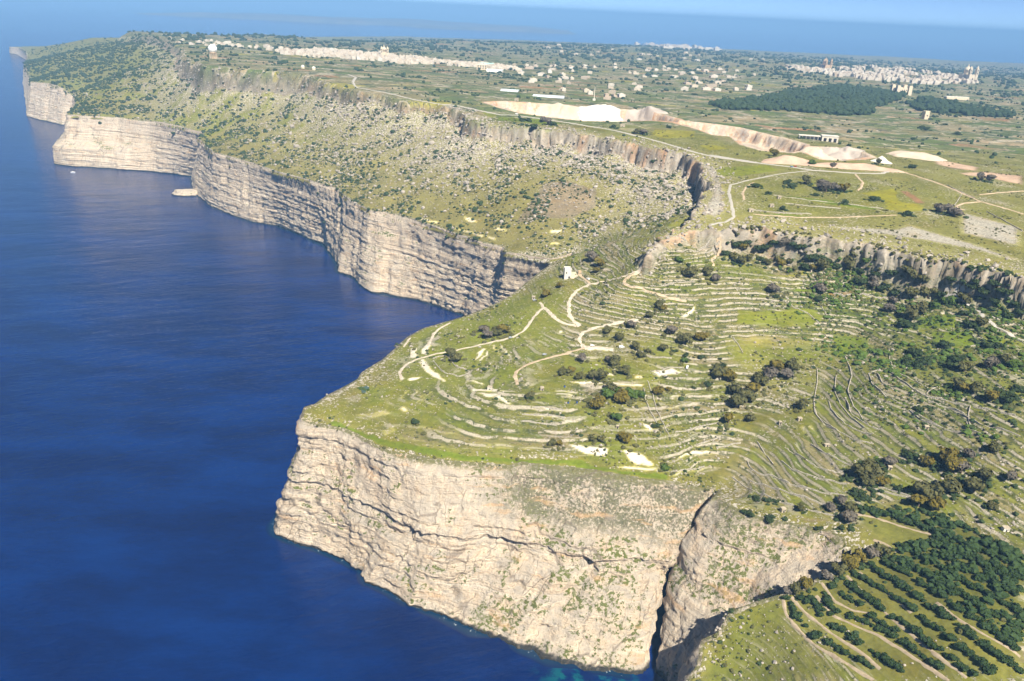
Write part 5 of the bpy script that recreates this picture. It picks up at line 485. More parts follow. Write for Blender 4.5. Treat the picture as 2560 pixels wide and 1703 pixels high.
# ------------------------------------------------------------------ haze
def box_obj(name,lo,hi,mat,kind=None):
    V=[(x,y,z) for z in(lo[2],hi[2]) for y in(lo[1],hi[1]) for x in(lo[0],hi[0])]
    Fq=[(0,2,3,1),(4,5,7,6),(0,1,5,4),(2,6,7,3),(0,4,6,2),(1,3,7,5)]
    return mesh_obj(name,V,Fq,mat,smooth=False,kind=kind)
hm=bpy.data.materials.new('haze'); hm.use_nodes=True; ht_=hm.node_tree; ht_.nodes.clear()
ho=ht_.nodes.new('ShaderNodeOutputMaterial'); pv=ht_.nodes.new('ShaderNodeVolumePrincipled'); ht_.links.new(pv.outputs[0],ho.inputs['Volume'])
pv.inputs['Color'].default_value=HAZE_C; pv.inputs['Density'].default_value=HAZE_D; pv.inputs['Anisotropy'].default_value=-.16
haze=box_obj('haze',(-62000,-62000,-9),(62000,62000,470),hm,kind='stuff')
SPT={s[0]:s[1:] for s in SPOT}
def gz1(x,y): return float(ground_z(x,y)[0])
# ------------------------------------------------------------------ far island across the channel
u_=np.linspace(0,1,140); w_=np.linspace(0,1,26)
IX=-7600+u_[:,None]*8600+0*w_[None]; IY=16200+600*fbm(u_[:,None]*7,0*w_[None],77,3)+w_[None]*3500
IZ=(70+55*fbm(IX/2200,IY/2200,78,4))*sstep(0,.05,w_[None])*np.clip(np.minimum(u_,1-u_)*9,0,1)[:,None]*(1-.25*w_[None])-4*(w_[None]<.01)-2
ii=np.arange(140*26).reshape(140,26)
mesh_obj('far_island',np.stack([IX,IY,IZ],-1).reshape(-1,3),np.stack([ii[:-1,:-1],ii[1:,:-1],ii[1:,1:],ii[:-1,1:]],-1).reshape(-1,4),flat('far island',(.12,.11,.09),.35,.002),kind='structure')
# ------------------------------------------------------------------ tracks and roads (draped ribbons)
TM={'w':flat('pale concrete track',(.50,.435,.34),.3,.35),'s':flat('sandy track',(.45,.35,.24),.3,.35),'g':flat('grey lane',(.40,.375,.33),.15,.4),'o':flat('orchard path',(.36,.29,.20),.2,.5)}
def resample(P,step):
    P=np.asarray(P,float); d=np.hypot(*np.diff(P,axis=0).T); cum=np.concatenate([[0],np.cumsum(d)]); n=max(2,int(cum[-1]/step)+1); s=np.linspace(0,cum[-1],n)
    Q=np.stack([np.interp(s,cum,P[:,0]),np.interp(s,cum,P[:,1])],1)
    for _ in range(max(1,int(4/step))):
        Q[1:-1]=.25*Q[:-2]+.5*Q[1:-1]+.25*Q[2:]
    return Q
def frame(Q):
    t=np.gradient(Q,axis=0); t/=np.linalg.norm(t,axis=1)[:,None]+1e-9; return np.stack([-t[:,1],t[:,0]],1)
def onland(P_,m):
    P_=np.asarray(P_,float); i=inpoly(P_[:,0],P_[:,1],LAND)&(pdist(P_[:,0],P_[:,1],RIM,60.)>m); return [tuple(p) for p,k in zip(P_,i) if k]
TRACKS=[(a,b,c,onland(d,b*.6+1.5)) for a,b,c,d in TRACKS]
WALLS=[(a,onland(d,2.)) for a,d in WALLS]
for nm,wd,mt,P_ in TRACKS:
    if len(P_)<2: continue
    dist=math.hypot(*P_[0]); st_=1.4 if dist<1000 else 3.
    Q=resample(P_,st_); nr=frame(Q); rows=[]
    jl=.34*wd*fbm(np.arange(len(Q))/3.,np.full(len(Q),wd),200,2); jr=.34*wd*fbm(np.arange(len(Q))/3.,np.full(len(Q),wd),201,2)
    for f in (-1,-.5,0,.5,1):
        o=f*wd/2+(jl if f<0 else jr)*abs(f); X=Q+nr*o[:,None] if hasattr(o,'__len__') else Q+nr*o
        z=ground_z(X[:,0],X[:,1]); rows.append(np.stack([X[:,0],X[:,1],z],1))
    R_=np.stack(rows,1); lift=.18 if dist<1000 else .45
    R_[:,:,2]=R_[:,:,2]*.75+R_[:,:,2].max(1)[:,None]*.25+lift; R_[:,0,2]-=lift+.25; R_[:,-1,2]-=lift+.25
    n=len(Q); ii=np.arange(n*5).reshape(n,5)
    mesh_obj('road' if mt=='g' else 'track',R_.reshape(-1,3),np.stack([ii[:-1,:-1],ii[:-1,1:],ii[1:,1:],ii[1:,:-1]],-1).reshape(-1,4),TM[mt],kind='structure')
# ------------------------------------------------------------------ dry stone walls
def m_wall():
    n=NT('dry stone'); p=n.pos(); c=n.ramp(n.noise(p,.6,5),[(.3,(.38,.345,.285)),(.7,(.64,.585,.475))]); v=n.voro(p,1.6,'DISTANCE_TO_EDGE'); c=n.mix(n.sm(v,.10,.02),c,(.12,.11,.09)); n.bump(n.sm(v,.0,.15),.6,.25); return n.col(c)
MW=m_wall()
LMK=[((54,794),'cream stone house by the bend road'),((20,766),'small white hut above the bay'),((62,700),'pale road fork'),((75,667),'pale yard below the fork'),((-62,660),'walled grass plot'),((-90,655),'pale strips at the seaward edge'),((-16,596),'white hut with the rock apron'),((26,594),'square hut by the planted beds'),((60,575),'planted beds'),((-120,600),'small pond'),((-60,540),'grassy ledge at the nose'),((40,525),'lower edge of the headland'),((110,560),'stone-lined lane'),((150,636),'van at the lane end'),((195,590),'grove on the terraces'),((170,690),'bare tracks of the upper headland'),((215,730),'upper stepped fields'),((150,500),'ravine head'),((215,566),'brown meadow huts'),((240,527),'sandy roofed hut'),((275,590),'curved green terraces'),((330,600),'wall-lined right terraces'),((270,489),'white shed on the right slope'),((310,417),'white shed above the orchard'),((190,465),'white hut over the rock slab'),((200,415),'spur edge above the gully'),((240,440),'orchard head'),((295,769),'white hut under the cliff wall'),((330,690),'red soil plot'),((250,800),'left end of the cliff wall'),((310,770),'middle of the cliff wall'),((370,715),'dark trees by the valley road'),((430,650),'right end of the cliff wall'),((400,600),'right valley fields'),((350,500),'slope above the orchard'),((290,890),'plateau strip huts'),((430,950),'yellow plateau field'),((560,1000),'plateau lane junction'),((450,1100),'brown quarry bank'),((130,1300),'coast road bend'),((230,1100),'dark alcove of the escarpment'),((0,1300),'middle of the escarpment'),((-150,1500),'left part of the escarpment'),((-400,1700),'slope below the far cliff road'),((-700,1950),'slope below the radar dome'),((-100,1150),'rim of the bay cliff'),((60,1020),'green gully at the bay head')]
LMP=np.array([p for p,_ in LMK],float)
def near(x,y): return LMK[int(np.argmin((LMP[:,0]-x)**2+(LMP[:,1]-y)**2))][1]
def WLAB(x,y): l=near(x,y); return ('pale dry stone wall near the '+l,'dry stone walls near the '+l)
for h_,P_ in WALLS:
    if len(P_)<2: continue
    Q=resample(P_,1.5 if P_[0][1]<800 else 2.6); n=len(Q); nr=frame(Q); k=np.arange(n)
    hh=h_*.8*(1+.35*fbm(k/2.,k*0+h_,220,3)); hh=np.where(fbm(k/5.,k*0+P_[0][0],221,2)>.45,.2,hh); tk=.34+.12*fbm(k/2.,k*0,222,2)
    tk=tk*(1.25 if P_[0][1]>800 else 1.)
    rows=[]
    for f,t in ((-1.25,0),(-1.,.0),(-.8,1),(.8,1),(1.,0),(1.25,0)):
        X=Q+nr*(f*tk)[:,None]; z=ground_z(X[:,0],X[:,1]); rows.append(np.stack([X[:,0],X[:,1],z+(hh if t else (-.6 if abs(f)>1.1 else .05))],1))
    R_=np.stack(rows,1); R_[:,2:4,2]=R_[:,2:4,2].max(1)[:,None]
    ii=np.arange(n*6).reshape(n,6); F_=np.stack([ii[:-1,:-1],ii[:-1,1:],ii[1:,1:],ii[1:,:-1]],-1).reshape(-1,4)
    o=mesh_obj('dry_stone_wall',R_.reshape(-1,3),F_,MW,smooth=False); l_=WLAB(*P_[len(P_)//2]); tag(o,l_[0],'wall',l_[1])
# ------------------------------------------------------------------ foliage
def leafmat(name,lo,hi,sun=None):
    n=NT(name); p=n.pos(); f=n.noise(p,.55,4,.6); c=n.ramp(f,[(.3,lo),(.7,hi)])
    c=n.mix(n.math('MULTIPLY',n.rnd(),.45),c,n.mix(1.,c,(.70,.74,.60),'MULTIPLY'))
    n.p.inputs['Roughness'].default_value=.8; return n.col(c)
LM={'d':leafmat('dark evergreen leaf',(.022,.040,.014),(.055,.080,.028)),'o':leafmat('olive leaf',(.060,.066,.024),(.135,.125,.048)),'y':leafmat('yellow flowering leaf',(.085,.078,.016),(.205,.155,.026)),
    'g':leafmat('green leaf',(.045,.085,.016),(.10,.15,.030)),'r':leafmat('bare grey twig',(.085,.075,.062),(.18,.155,.125)),'c':leafmat('citrus leaf',(.020,.042,.014),(.050,.082,.026)),'p':leafmat('pine leaf',(.020,.042,.020),(.055,.080,.034))}
MB_=flat('bark',(.16,.12,.085),.3,3.)
def ico(sub):
    t=(1+5**.5)/2; V=[(-1,t,0),(1,t,0),(-1,-t,0),(1,-t,0),(0,-1,t),(0,1,t),(0,-1,-t),(0,1,-t),(t,0,-1),(t,0,1),(-t,0,-1),(-t,0,1)]
    V=[np.array(v)/np.linalg.norm(v) for v in V]
    F=[(0,11,5),(0,5,1),(0,1,7),(0,7,10),(0,10,11),(1,5,9),(5,11,4),(11,10,2),(10,7,6),(7,1,8),(3,9,4),(3,4,2),(3,2,6),(3,6,8),(3,8,9),(4,9,5),(2,4,11),(6,2,10),(8,6,7),(9,8,1)]
    for _ in range(sub):
        c={}; nf=[]
        def md(a,b):
            k=(min(a,b),max(a,b))
            if k not in c: m=V[a]+V[b]; V.append(m/np.linalg.norm(m)); c[k]=len(V)-1
            return c[k]
        for a,b,d in F: x,y,z=md(a,b),md(b,d),md(d,a); nf+=[(a,x,z),(b,y,x),(d,z,y),(x,y,z)]
        F=nf
    return np.array(V),np.array(F)
I0,I1,I2,I3=ico(0),ico(1),ico(2),ico(3)
def crown_mesh(name,mat,seed,flatn=.8,nl=190,lobes=7,base=.22,spread=.30):
    """uneven crown of leaf clumps for a tree of unit crown diameter, base at z=0"""
    r=np.random.default_rng(seed); V=[]; F=[]
    C_=[]
    for i in range(lobes):
        a=r.uniform(0,6.28); d=r.uniform(.0,1)**.6*spread; C_.append((math.cos(a)*d,math.sin(a)*d,base+.28*flatn+r.uniform(-.12,.22)*flatn,r.uniform(.17,.26)))
    for x,y,z,q in C_:                                   # dense hearts
        v,f=I1; k=len(V)*0
        w=v*q*.86*(1+.28*r.standard_normal(len(v))[:,None]*.6); w[:,2]*=flatn; w+=(x,y,z)
        F+=[tuple(int(t)+sum(len(b) for b in V) for t in g) for g in f]; V.append(w)
    n0=sum(len(b) for b in V); L=[]; LF=[]
    for i in range(nl):
        x,y,z,q=C_[r.integers(lobes)]; d=r.standard_normal(3); d/=np.linalg.norm(d); d[2]=abs(d[2])*.9 if r.random()<.75 else d[2]
        c=np.array([x,y,z])+d*q*np.array([1,1,flatn])*r.uniform(.80,1.34); s=r.uniform(.045,.115)
        t=np.cross(d,r.standard_normal(3)); t/=np.linalg.norm(t)+1e-9; b=np.cross(d+.7*r.standard_normal(3),t); b/=np.linalg.norm(b)+1e-9
        o=n0+len(L); L+=[c-t*s,c+b*s*.8,c+t*s*1.1,c-b*s*.7]; LF+=[(o,o+1,o+2),(o,o+2,o+3)]
    V.append(np.array(L)); VV=np.concatenate(V); FF=np.array(F+LF)
    VV[:,2]=np.maximum(VV[:,2],.02)
    me_o=mesh_obj(name,VV,FF,mat,smooth=False); me=me_o.data; bpy.data.objects.remove(me_o); return me
def trunk_mesh(name,h,seed):
    r=np.random.default_rng(seed); V=[]; F=[]
    def tube(p,rad):
        o=len(V); k=6
        for (x,y,z),q in zip(p,rad):
            for a in range(k): V.append((x+q*math.cos(a*6.283/k),y+q*math.sin(a*6.283/k),z))
        for j in range(len(p)-1):
            for a in range(k): F.append((o+j*k+a,o+j*k+(a+1)%k,o+(j+1)*k+(a+1)%k,o+(j+1)*k+a))
    tube([(0,0,-.12),(.01,.0,h*.5),(.02,.01,h)],(.055,.042,.034))
    for i in range(3):
        a=i*2.1+r.uniform(0,1); tube([(0,0,h*.8),(math.cos(a)*.10,math.sin(a)*.10,h+.13),(math.cos(a)*.2,math.sin(a)*.2,h+.27)],(.03,.02,.01))
    o=mesh_obj(name,V,F,MB_); me=o.data; bpy.data.objects.remove(o); return me
CR={}
for t_ in 'doygrcp':
    CR[t_]=[]
    for k in range(3):
        hi_=t_ in 'oyrp'; fl=.95 if hi_ else .78; bs=.16 if hi_ else .04
        CR[t_].append((crown_mesh('crown',LM[t_],300+ord(t_)*7+k,fl,260 if t_!='r' else 280,8 if hi_ else 7,bs,.30 if t_!='c' else .28),trunk_mesh('trunk',bs+.2,500+k)))
def plant(name,ty,x,y,dia,label,cat,group,k=None,hs=1.):
    r=random.Random(int(x*13+y*7)); k=r.randrange(3) if k is None else k; e=bpy.data.objects.new(name,None); COL.objects.link(e)
    e.location=(x,y,gz1(x,y)-.04*dia); e.rotation_euler=(0,0,r.uniform(0,6.28)); e.scale=(dia,dia*r.uniform(.88,1.1),dia*hs*r.uniform(.85,1.1)); e.empty_display_size=.3
    for nm,me in zip(('crown','trunk'),CR[ty][k]):
        o=bpy.data.objects.new(nm,me); COL.objects.link(o); o.parent=e
    return tag(e,label,cat,group)
TN={'d':('evergreen_shrub','dark green evergreen bush'),'o':('olive_tree','olive-brown leafy tree'),'y':('acacia_tree','yellow-orange flowering tree'),'g':('green_tree','bright green leafy tree'),'r':('bare_tree','grey-brown bare-looking tree')}
for ar,ty,x,y,dia in TREES:
    nm,lb=TN[ty]; d_=max(1.6,min(dia*1.12,15.)); l_=near(x,y); sz_='small ' if d_<4.5 else ('large ' if d_>8.5 else '')
    plant(nm,ty,x,y,d_,sz_+lb+' near the '+l_,'bush' if ty=='d' else 'tree',lb+' near the '+l_,hs=.82 if ty=='d' else .95)
ORD=['first','second','third','fourth','fifth','sixth','seventh','eighth','ninth','tenth','eleventh','twelfth','thirteenth','fourteenth','fifteenth','sixteenth','seventeenth','eighteenth','nineteenth']
for x,y,ri in ORCH: plant('orchard_tree','c',x,y,random.choice((3.4,4.4,5.,5.4,5.8,6.3,6.8)),'dark green citrus tree in the '+ORD[ri]+' orchard row counted from the grass slope','fruit tree',ORD[ri]+' orchard row',hs=.9)
# ------------------------------------------------------------------ loose rock and scrub
cell=np.repeat((half/NC*2*np.gradient(ys))[:,None],NC,1)[need]
vis=(np.abs(gx)<.68*gy+60)&(gy>330)
clear=np.ones(N_,bool)
for nm,wd,mt,P_ in TRACKS:
    if len(P_)>1: clear&=pdist(gx,gy,P_,12.)>wd*.5+1.2
def sample(wt,n,seed):
    r=np.random.default_rng(seed); w=np.where(vis&clear,wt*cell,0); w=np.clip(w,0,None); i=r.choice(N_,size=n,p=w/w.sum())
    x=gx[i]+r.uniform(-1,1,n)*.8*(gy[i]/700); y=gy[i]+r.uniform(-1,1,n)*.8*(gy[i]/700); return x,y,r
def merge(name,base,x,y,sz,r,mat,flatn=.7,rough=.25,sink=.25,label=None,smooth=False,hvar=.3):
    v,f=base; n=len(x); V=np.tile(v[None],(n,1,1)).astype(np.float32); V*=1+rough*r.standard_normal((n,len(v),1)).clip(-1.6,1.6)
    V[:,:,0]*=r.uniform(.75,1.3,(n,1)); V[:,:,2]*=(flatn*r.uniform(1-hvar,1+hvar,n))[:,None]
    a=r.uniform(0,6.28,n); ca_,sa_=np.cos(a)[:,None],np.sin(a)[:,None]; X=V[:,:,0]*ca_-V[:,:,1]*sa_; Y=V[:,:,0]*sa_+V[:,:,1]*ca_
    s=(sz/2)[:,None]; z=ground_z(x,y)
    out=np.stack([X*s+x[:,None],Y*s+y[:,None],V[:,:,2]*s+(z+sz*.5*flatn*(1-2*sink))[:,None]],-1)
    F=(f[None]+(np.arange(n)*len(v))[:,None,None]).reshape(-1,3)
    o=mesh_obj(name,out.reshape(-1,3),F,mat,smooth=smooth); o['kind']='stuff'
    if label: o['label']=label
    return o
def m_rock():
    n=NT('loose limestone'); p=n.pos(); c=n.ramp(n.noise(p,.12,5),[(.3,(.25,.225,.19)),(.7,(.47,.42,.36))]); c=n.mix(1.,c,n.ramp(n.noise(p,1.1,4),[(.3,(.75,.75,.75)),(.7,(1.15,1.15,1.15))]),'MULTIPLY'); return n.col(c)
MR=m_rock()
n_d=fbm(gx/28,gy/28,160,4)
wr=scree*np.clip(.04+.8*fallen**1.2*(.4+1.6*np.clip(n_d+.15,0,1))+.45*np.clip(n_d,0,1),0,None)*(.35+.65*sstep(1800,1450,gy))*sstep(2900,2300,gy)+face*.12*(gy<2600)+gk*rimroad*.35*(gy<1500)
x,y,r=sample(wr,16000,21); sz=np.clip(np.exp(r.normal(.66,.50,len(x))),.9,6.5)
merge('fallen_rocks',I0,x,y,sz,r,MR,.75,.22,.28,'grey-white fallen rocks strewn over the slope under the escarpment')
wr=head*np.clip(.25+n_d,0,None)*(grock>.2)
x,y,r=sample(wr,5200,22); sz=np.clip(np.exp(r.normal(-.1,.45,len(x))),.5,3.2); merge('field_stones',I0,x,y,sz,r,MR,.7,.22,.3,'small pale stones scattered over the headland terraces')
wb=scree*np.clip(.35+n_d*.9-.20*fallen,0.02,None)*sstep(4600,3200,gy)*(1-.55*sstep(1900,2400,gy))
x,y,r=sample(wb,9000,23); sz=np.clip(np.exp(r.normal(1.1,.40,len(x))),1.4,7.)*np.clip(y/1500,1,1.8); merge('maquis_scrub',I1,x,y,sz,r,LM['d'],.7,.16,.2,'dark green scrub bushes dotted over the slope below the escarpment')
x,y,r=sample(wb*(gy<1700),4200,24); sz=np.clip(np.exp(r.normal(.75,.35,len(x))),1.2,4.); merge('olive_scrub',I1,x,y,sz,r,LM['o'],.6,.16,.2,'olive-coloured scrub dotted over the slope below the escarpment')
wb=head*np.clip(.1+n_d,0,None)*(grock<.75)*(1-gterr*.3)+val*.5
x,y,r=sample(wb,3000,25); sz=np.clip(np.exp(r.normal(.30,.40,len(x))),.8,3.6); merge('headland_scrub',I1,x,y,sz,r,LM['o'],.65,.17,.2,'low olive scrub between the headland terraces')
wb=head*np.clip(n_d-.05,0,None)+val*.8
x,y,r=sample(wb,1500,26); sz=np.clip(np.exp(r.normal(.55,.40,len(x))),1.,4.6); merge('green_scrub',I1,x,y,sz,r,LM['d'],.65,.17,.2,'dark green scrub on the headland and valley floor')
n_f=fbm(gx/60,gy/60,161,3); wb=gk*(gfld>.2)*np.clip(n_f+.5*n_d-.12,0,None)**1.5*(gy<8000)*np.clip(2600/np.maximum(gy,1),.12,1.)
x,y,r=sample(wb,10000,27); sz=np.clip(np.exp(r.normal(1.55,.40,len(x))),2.5,11)*np.clip(y/2200,.8,2.2); merge('plateau_trees',I1,x,y,sz,r,LM['p'],.75,.17,.15,'dark far-off trees and hedges between the plateau fields')
wd_=sum(inpoly(gx,gy,P_)*1. for t_,P_ in ZP if t_=='wood')
x,y,r=sample(wd_*(fbm(gx/90,gy/60,163,3)>-.35),2600,28); sz=np.clip(r.normal(13,2.5,len(x)),7,19); merge('pine_wood',I1,x,y,sz,r,LM['p'],.85,.16,.1,'dark pine wood spreading over the low hills before the town')
wb=gk*(1-gfld)*(gq<.5)*np.clip(n_d+.05,0,None)*(gy<1500)
x,y,r=sample(wb,2200,29); sz=np.clip(np.exp(r.normal(.35,.40,len(x))),.9,4.2); merge('plateau_scrub',I1,x,y,sz,r,LM['o'],.6,.17,.2,'low scrub dotted over the near plateau')
blk=[P_ for t_,P_ in ZP if t_=='block'][0]
x,y,r=sample(inpoly(gx,gy,blk)*((gzb/1.5)%1<.62),330,31); sz=np.clip(r.normal(3.4,1.3,len(x)),1.4,6.2); merge('orchard_thicket',I1,x,y,sz,r,LM['c'],.72,.28,.15,'dense dark green tree mass of the right-hand orchard block')
x,y,r=sample(val*(1-gcont*.85)*np.clip(.1+n_d,0,None),1300,32); sz=np.clip(np.exp(r.normal(.9,.45,len(x))),1.2,6.); merge('valley_scrub',I1,x,y,sz,r,LM['g'],.65,.2,.2,'green scrub crowding the valley on the right')
tx=np.repeat(np.array([t[2] for t in TREES]),7); ty=np.repeat(np.array([t[3] for t in TREES]),7); td_=np.repeat(np.array([min(t[4],13) for t in TREES]),7); r=np.random.default_rng(33)
a_=r.uniform(0,6.28,len(tx)); q_=r.uniform(.4,1.15,len(tx))*td_; ux=tx+np.cos(a_)*q_; uy=ty+np.sin(a_)*q_*.8; ok=inpoly(ux,uy,LAND)&(pdist(ux,uy,RIM,30.)>3); ux,uy,td_=ux[ok],uy[ok],td_[ok]
h_=len(ux)//2; sz=np.clip(td_*r.uniform(.15,.5,len(ux)),.7,4.)
merge('undergrowth',I1,ux[:h_],uy[:h_],sz[:h_],r,LM['o'],.6,.24,.2,'olive undergrowth round the foot of the trees'); merge('undergrowth',I1,ux[h_:],uy[h_:],sz[h_:],r,LM['d'],.6,.24,.2,'dark undergrowth round the foot of the trees')
# boulders one can tell apart
x,y,r=sample(scree*fallen**1.5*(gy<1700)+.02*scree*(gy<1500)+face*.05*(gy<1500),230,30)
BM=[]
for k in range(6):
    v,f=I2; w=v*(1+.22*fbm(v[:,0]*1.6+k*5,v[:,1]*1.6+v[:,2]*1.3,400+k,3)[:,None]*1.5); w=np.round(w*3.2)/3.2*.55+w*.45; w[:,2]*=.72
    o=mesh_obj('boulder',w*.5,f,MR,smooth=False); BM.append(o.data); bpy.data.objects.remove(o)
for i in range(len(x)):
    o=bpy.data.objects.new('boulder',BM[i%6]); COL.objects.link(o); s=float(np.clip(np.exp(r.normal(1.55,.3)),3.,10)); o.location=(x[i],y[i],gz1(x[i],y[i])+s*.16); o.scale=(s,s*r.uniform(.8,1.2),s*r.uniform(.8,1.2)); o.rotation_euler=(0,0,r.uniform(0,6.28))
    l_=near(x[i],y[i]); tag(o,('huge ' if s>6.5 else 'large ')+'grey-white fallen boulder near the '+l_,'boulder','fallen boulders near the '+l_)
# ------------------------------------------------------------------ buildings and small things
class MB:
    def __init__(s): s.v=[]; s.f=[]
    def box(s,x0,x1,y0,y1,z0,z1,top=None):
        o=len(s.v); tx=0 if top is None else top
        s.v+=[(x0,y0,z0),(x1,y0,z0),(x1,y1,z0),(x0,y1,z0),(x0+tx,y0+tx,z1),(x1-tx,y0+tx,z1),(x1-tx,y1-tx,z1),(x0+tx,y1-tx,z1)]
        s.f+=[(o,o+3,o+2,o+1),(o+4,o+5,o+6,o+7),(o,o+1,o+5,o+4),(o+1,o+2,o+6,o+5),(o+2,o+3,o+7,o+6),(o+3,o,o+4,o+7)]; return s
    def lathe(s,x,y,prof,k=16):
        o=len(s.v)
        for r,z in prof:
            for a in range(k): s.v.append((x+r*math.cos(a*2*math.pi/k),y+r*math.sin(a*2*math.pi/k),z))
        for j in range(len(prof)-1):
            for a in range(k): s.f.append((o+j*k+a,o+j*k+(a+1)%k,o+(j+1)*k+(a+1)%k,o+(j+1)*k+a))
        return s
    def obj(s,name,mat,parent=None,smooth=False):
        return mesh_obj(name,s.v,s.f,mat,parent,smooth)
def root(name,x,y,rz,label,cat,group=None,z=None):
    e=bpy.data.objects.new(name,None); COL.objects.link(e); e.location=(x,y,gz1(x,y) if z is None else z); e.rotation_euler=(0,0,rz); e.empty_display_size=.5; return tag(e,label,cat,group)
MST=flat('cream stone wall',(.62,.53,.39),.14,.6); MWH=flat('whitewashed wall',(.64,.60,.52),.08,.5); MDK=flat('dark opening',(.03,.03,.032),.2,1.); MRF=flat('pale roof screed',(.60,.56,.48),.12,.4)
MHU=flat('field stone wall',(.42,.36,.27),.25,.8); MOR=flat('weathered orange stone',(.52,.37,.23),.2,.4); MWD=flat('white radome panel',(.86,.86,.86),.03,.2,.5); MGL=flat('grey glasshouse film',(.52,.58,.64),.1,.3,.4); MTQ=flat('pale green roof sheet',(.42,.60,.55),.08,.2); MPN=flat('painted timber',(.16,.22,.30),.15,1.)
MBL=flat('blue plastic',(.03,.10,.36),.1,2.,.5); MTY=flat('black tyre rubber',(.02,.02,.02),.2,3.); MCG=flat('tinted car glass',(.03,.04,.05),.1,1.,.15)
# --- far houses
def m_house():
    n=NT('limestone house'); r=n.rnd(); c=n.ramp(r,[(0,(.52,.45,.34)),(.3,(.60,.55,.47)),(.55,(.42,.34,.25)),(.8,(.64,.61,.55)),(1,(.46,.37,.28))]); xyz=n.sep(n.pos())
    f=n.noise(n.pos(),.25,4); c=n.mix(1.,c,n.ramp(f,[(.3,(.86,.86,.86)),(.7,(1.08,1.08,1.08))]),'MULTIPLY'); return n.col(c)
MHO=m_house(); HM=[]
for k in range(6):
    r=random.Random(60+k); b=MB()
    if k%3==0: b.box(-.5,.5,-.5,.5,-.3,1.); b.box(-.2,.3,-.1,.35,1.,1.28); b.box(-.5,.5,-.5,-.46,1.,1.09); b.box(-.5,.5,.46,.5,1.,1.09)
    elif k%3==1: b.box(-.5,.1,-.5,.5,-.3,1.); b.box(.1,.5,-.5,.3,-.3,.66); b.box(-.35,-.05,-.3,.1,1.,1.3); b.box(-.5,.1,-.5,-.46,1.,1.1)
    else: b.box(-.5,.5,-.5,.0,-.3,.9); b.box(-.3,.5,.0,.5,-.3,1.15); b.box(-.1,.2,.1,.4,1.15,1.4); b.box(-.5,.5,-.5,-.46,.9,1.0)
    for j in range(3):
        for q in range(2):
            u=-.36+j*.3; z=.18+q*.42
            o=len(b.v)
    o=b.obj('house',MHO); HM.append(o.data); bpy.data.objects.remove(o)
WINM=MB()
for j in range(3):
    for q in range(2):
        u=-.34+j*.3; WINM.box(u,u+.13,-.515,-.49,.14+q*.42,.36+q*.42)
HL={'v':('cream flat-roofed house in the village behind the radar dome','houses of the near village'),'r':('pale flat-roofed house in the large hazy town on the right','houses of the large far town'),'m':('pale farmhouse standing among the plateau fields','farmhouses among the plateau fields'),'f':('white apartment block of the distant hazy coast town','blocks of the distant coast town')}
FL=[((-848,2290),'radar dome'),((-499,2989),'village church'),((-91,2592),'arched white hall'),((54,1800),'grey greenhouses'),((153,1808),'thin white mast'),((700,2400),'left tip of the pine wood'),((1100,2300),'middle of the pine wood'),((1229,2745),'square castle'),((500,2700),'fields beyond the first quarry'),((300,3300),'low fields behind the village'),((1523,4315),'orange town church'),((2102,4031),'hazy church at the town end'),((900,3600),'fields left of the large town'),((-700,4300),'far hills behind the village'),((200,5000),'far green hills'),((1000,5500),'last hills before the sea'),((450,1900),'second quarry'),((-1100,2900),'far cliff top')]
FP=np.array([p for p,_ in FL],float)
def fnear(x,y): return FL[int(np.argmin((FP[:,0]-x)**2+.5*(FP[:,1]-y)**2))][1]
srt=sorted(HOUSES,key=lambda h:-(max(h[3],h[4])*1.2+h[5])/math.hypot(h[1],h[2])); single=srt[:296]; rest_=srt[296:]
for i,(t_,x,y,w,d,h) in enumerate(single):
    r=random.Random(i); o=bpy.data.objects.new('house',HM[i%6]); COL.objects.link(o); o.location=(x,y,gz1(x,y)); o.scale=(w,d,h); o.rotation_euler=(0,0,r.choice((0,.3,-.25,.12))+r.uniform(-.1,.1)); big_='large ' if max(w,d)>19 else ('small ' if max(w,d)<12 else ''); ln_=fnear(x,y); tag(o,big_+{'v':'cream village house','r':'pale town house','m':'pale farmhouse','f':'white coast-town block'}[t_]+', flat roofed, near the '+ln_,'house',HL[t_][1]+' near the '+ln_)
V=[];F=[];nv=0; rr_=random.Random(5)
for i,(t_,x,y,w,d,h) in enumerate(list(rest_)+[(t2,x2+rr_.uniform(-28,28),y2+rr_.uniform(-34,34),w2*.9,d2*.9,h2*rr_.uniform(.7,1.1)) for t2,x2,y2,w2,d2,h2 in HOUSES for _ in range(4) if t2 in 'vr']):
    me=HM[i%6]; v=np.zeros(len(me.vertices)*3); me.vertices.foreach_get('co',v); v=v.reshape(-1,3)*(w,d,h); a=rr_.uniform(-.3,.4); v=np.stack([v[:,0]*math.cos(a)-v[:,1]*math.sin(a)+x,v[:,0]*math.sin(a)+v[:,1]*math.cos(a)+y,v[:,2]+gz1(x,y)],1)
    V.append(v); F.append(np.array([p.vertices[:] for p in me.polygons])+nv); nv+=len(v)
MH2=NT('town wall mix'); MH2.col(MH2.ramp(MH2.noise(MH2.pos(),.05,3),[(.35,(.44,.36,.27)),(.5,(.60,.55,.47)),(.65,(.48,.41,.32))]))
o=mesh_obj('town_mass',np.concatenate(V),np.concatenate(F),MH2.m,smooth=False,kind='stuff'); o['label']='dense far-off mass of pale town houses'
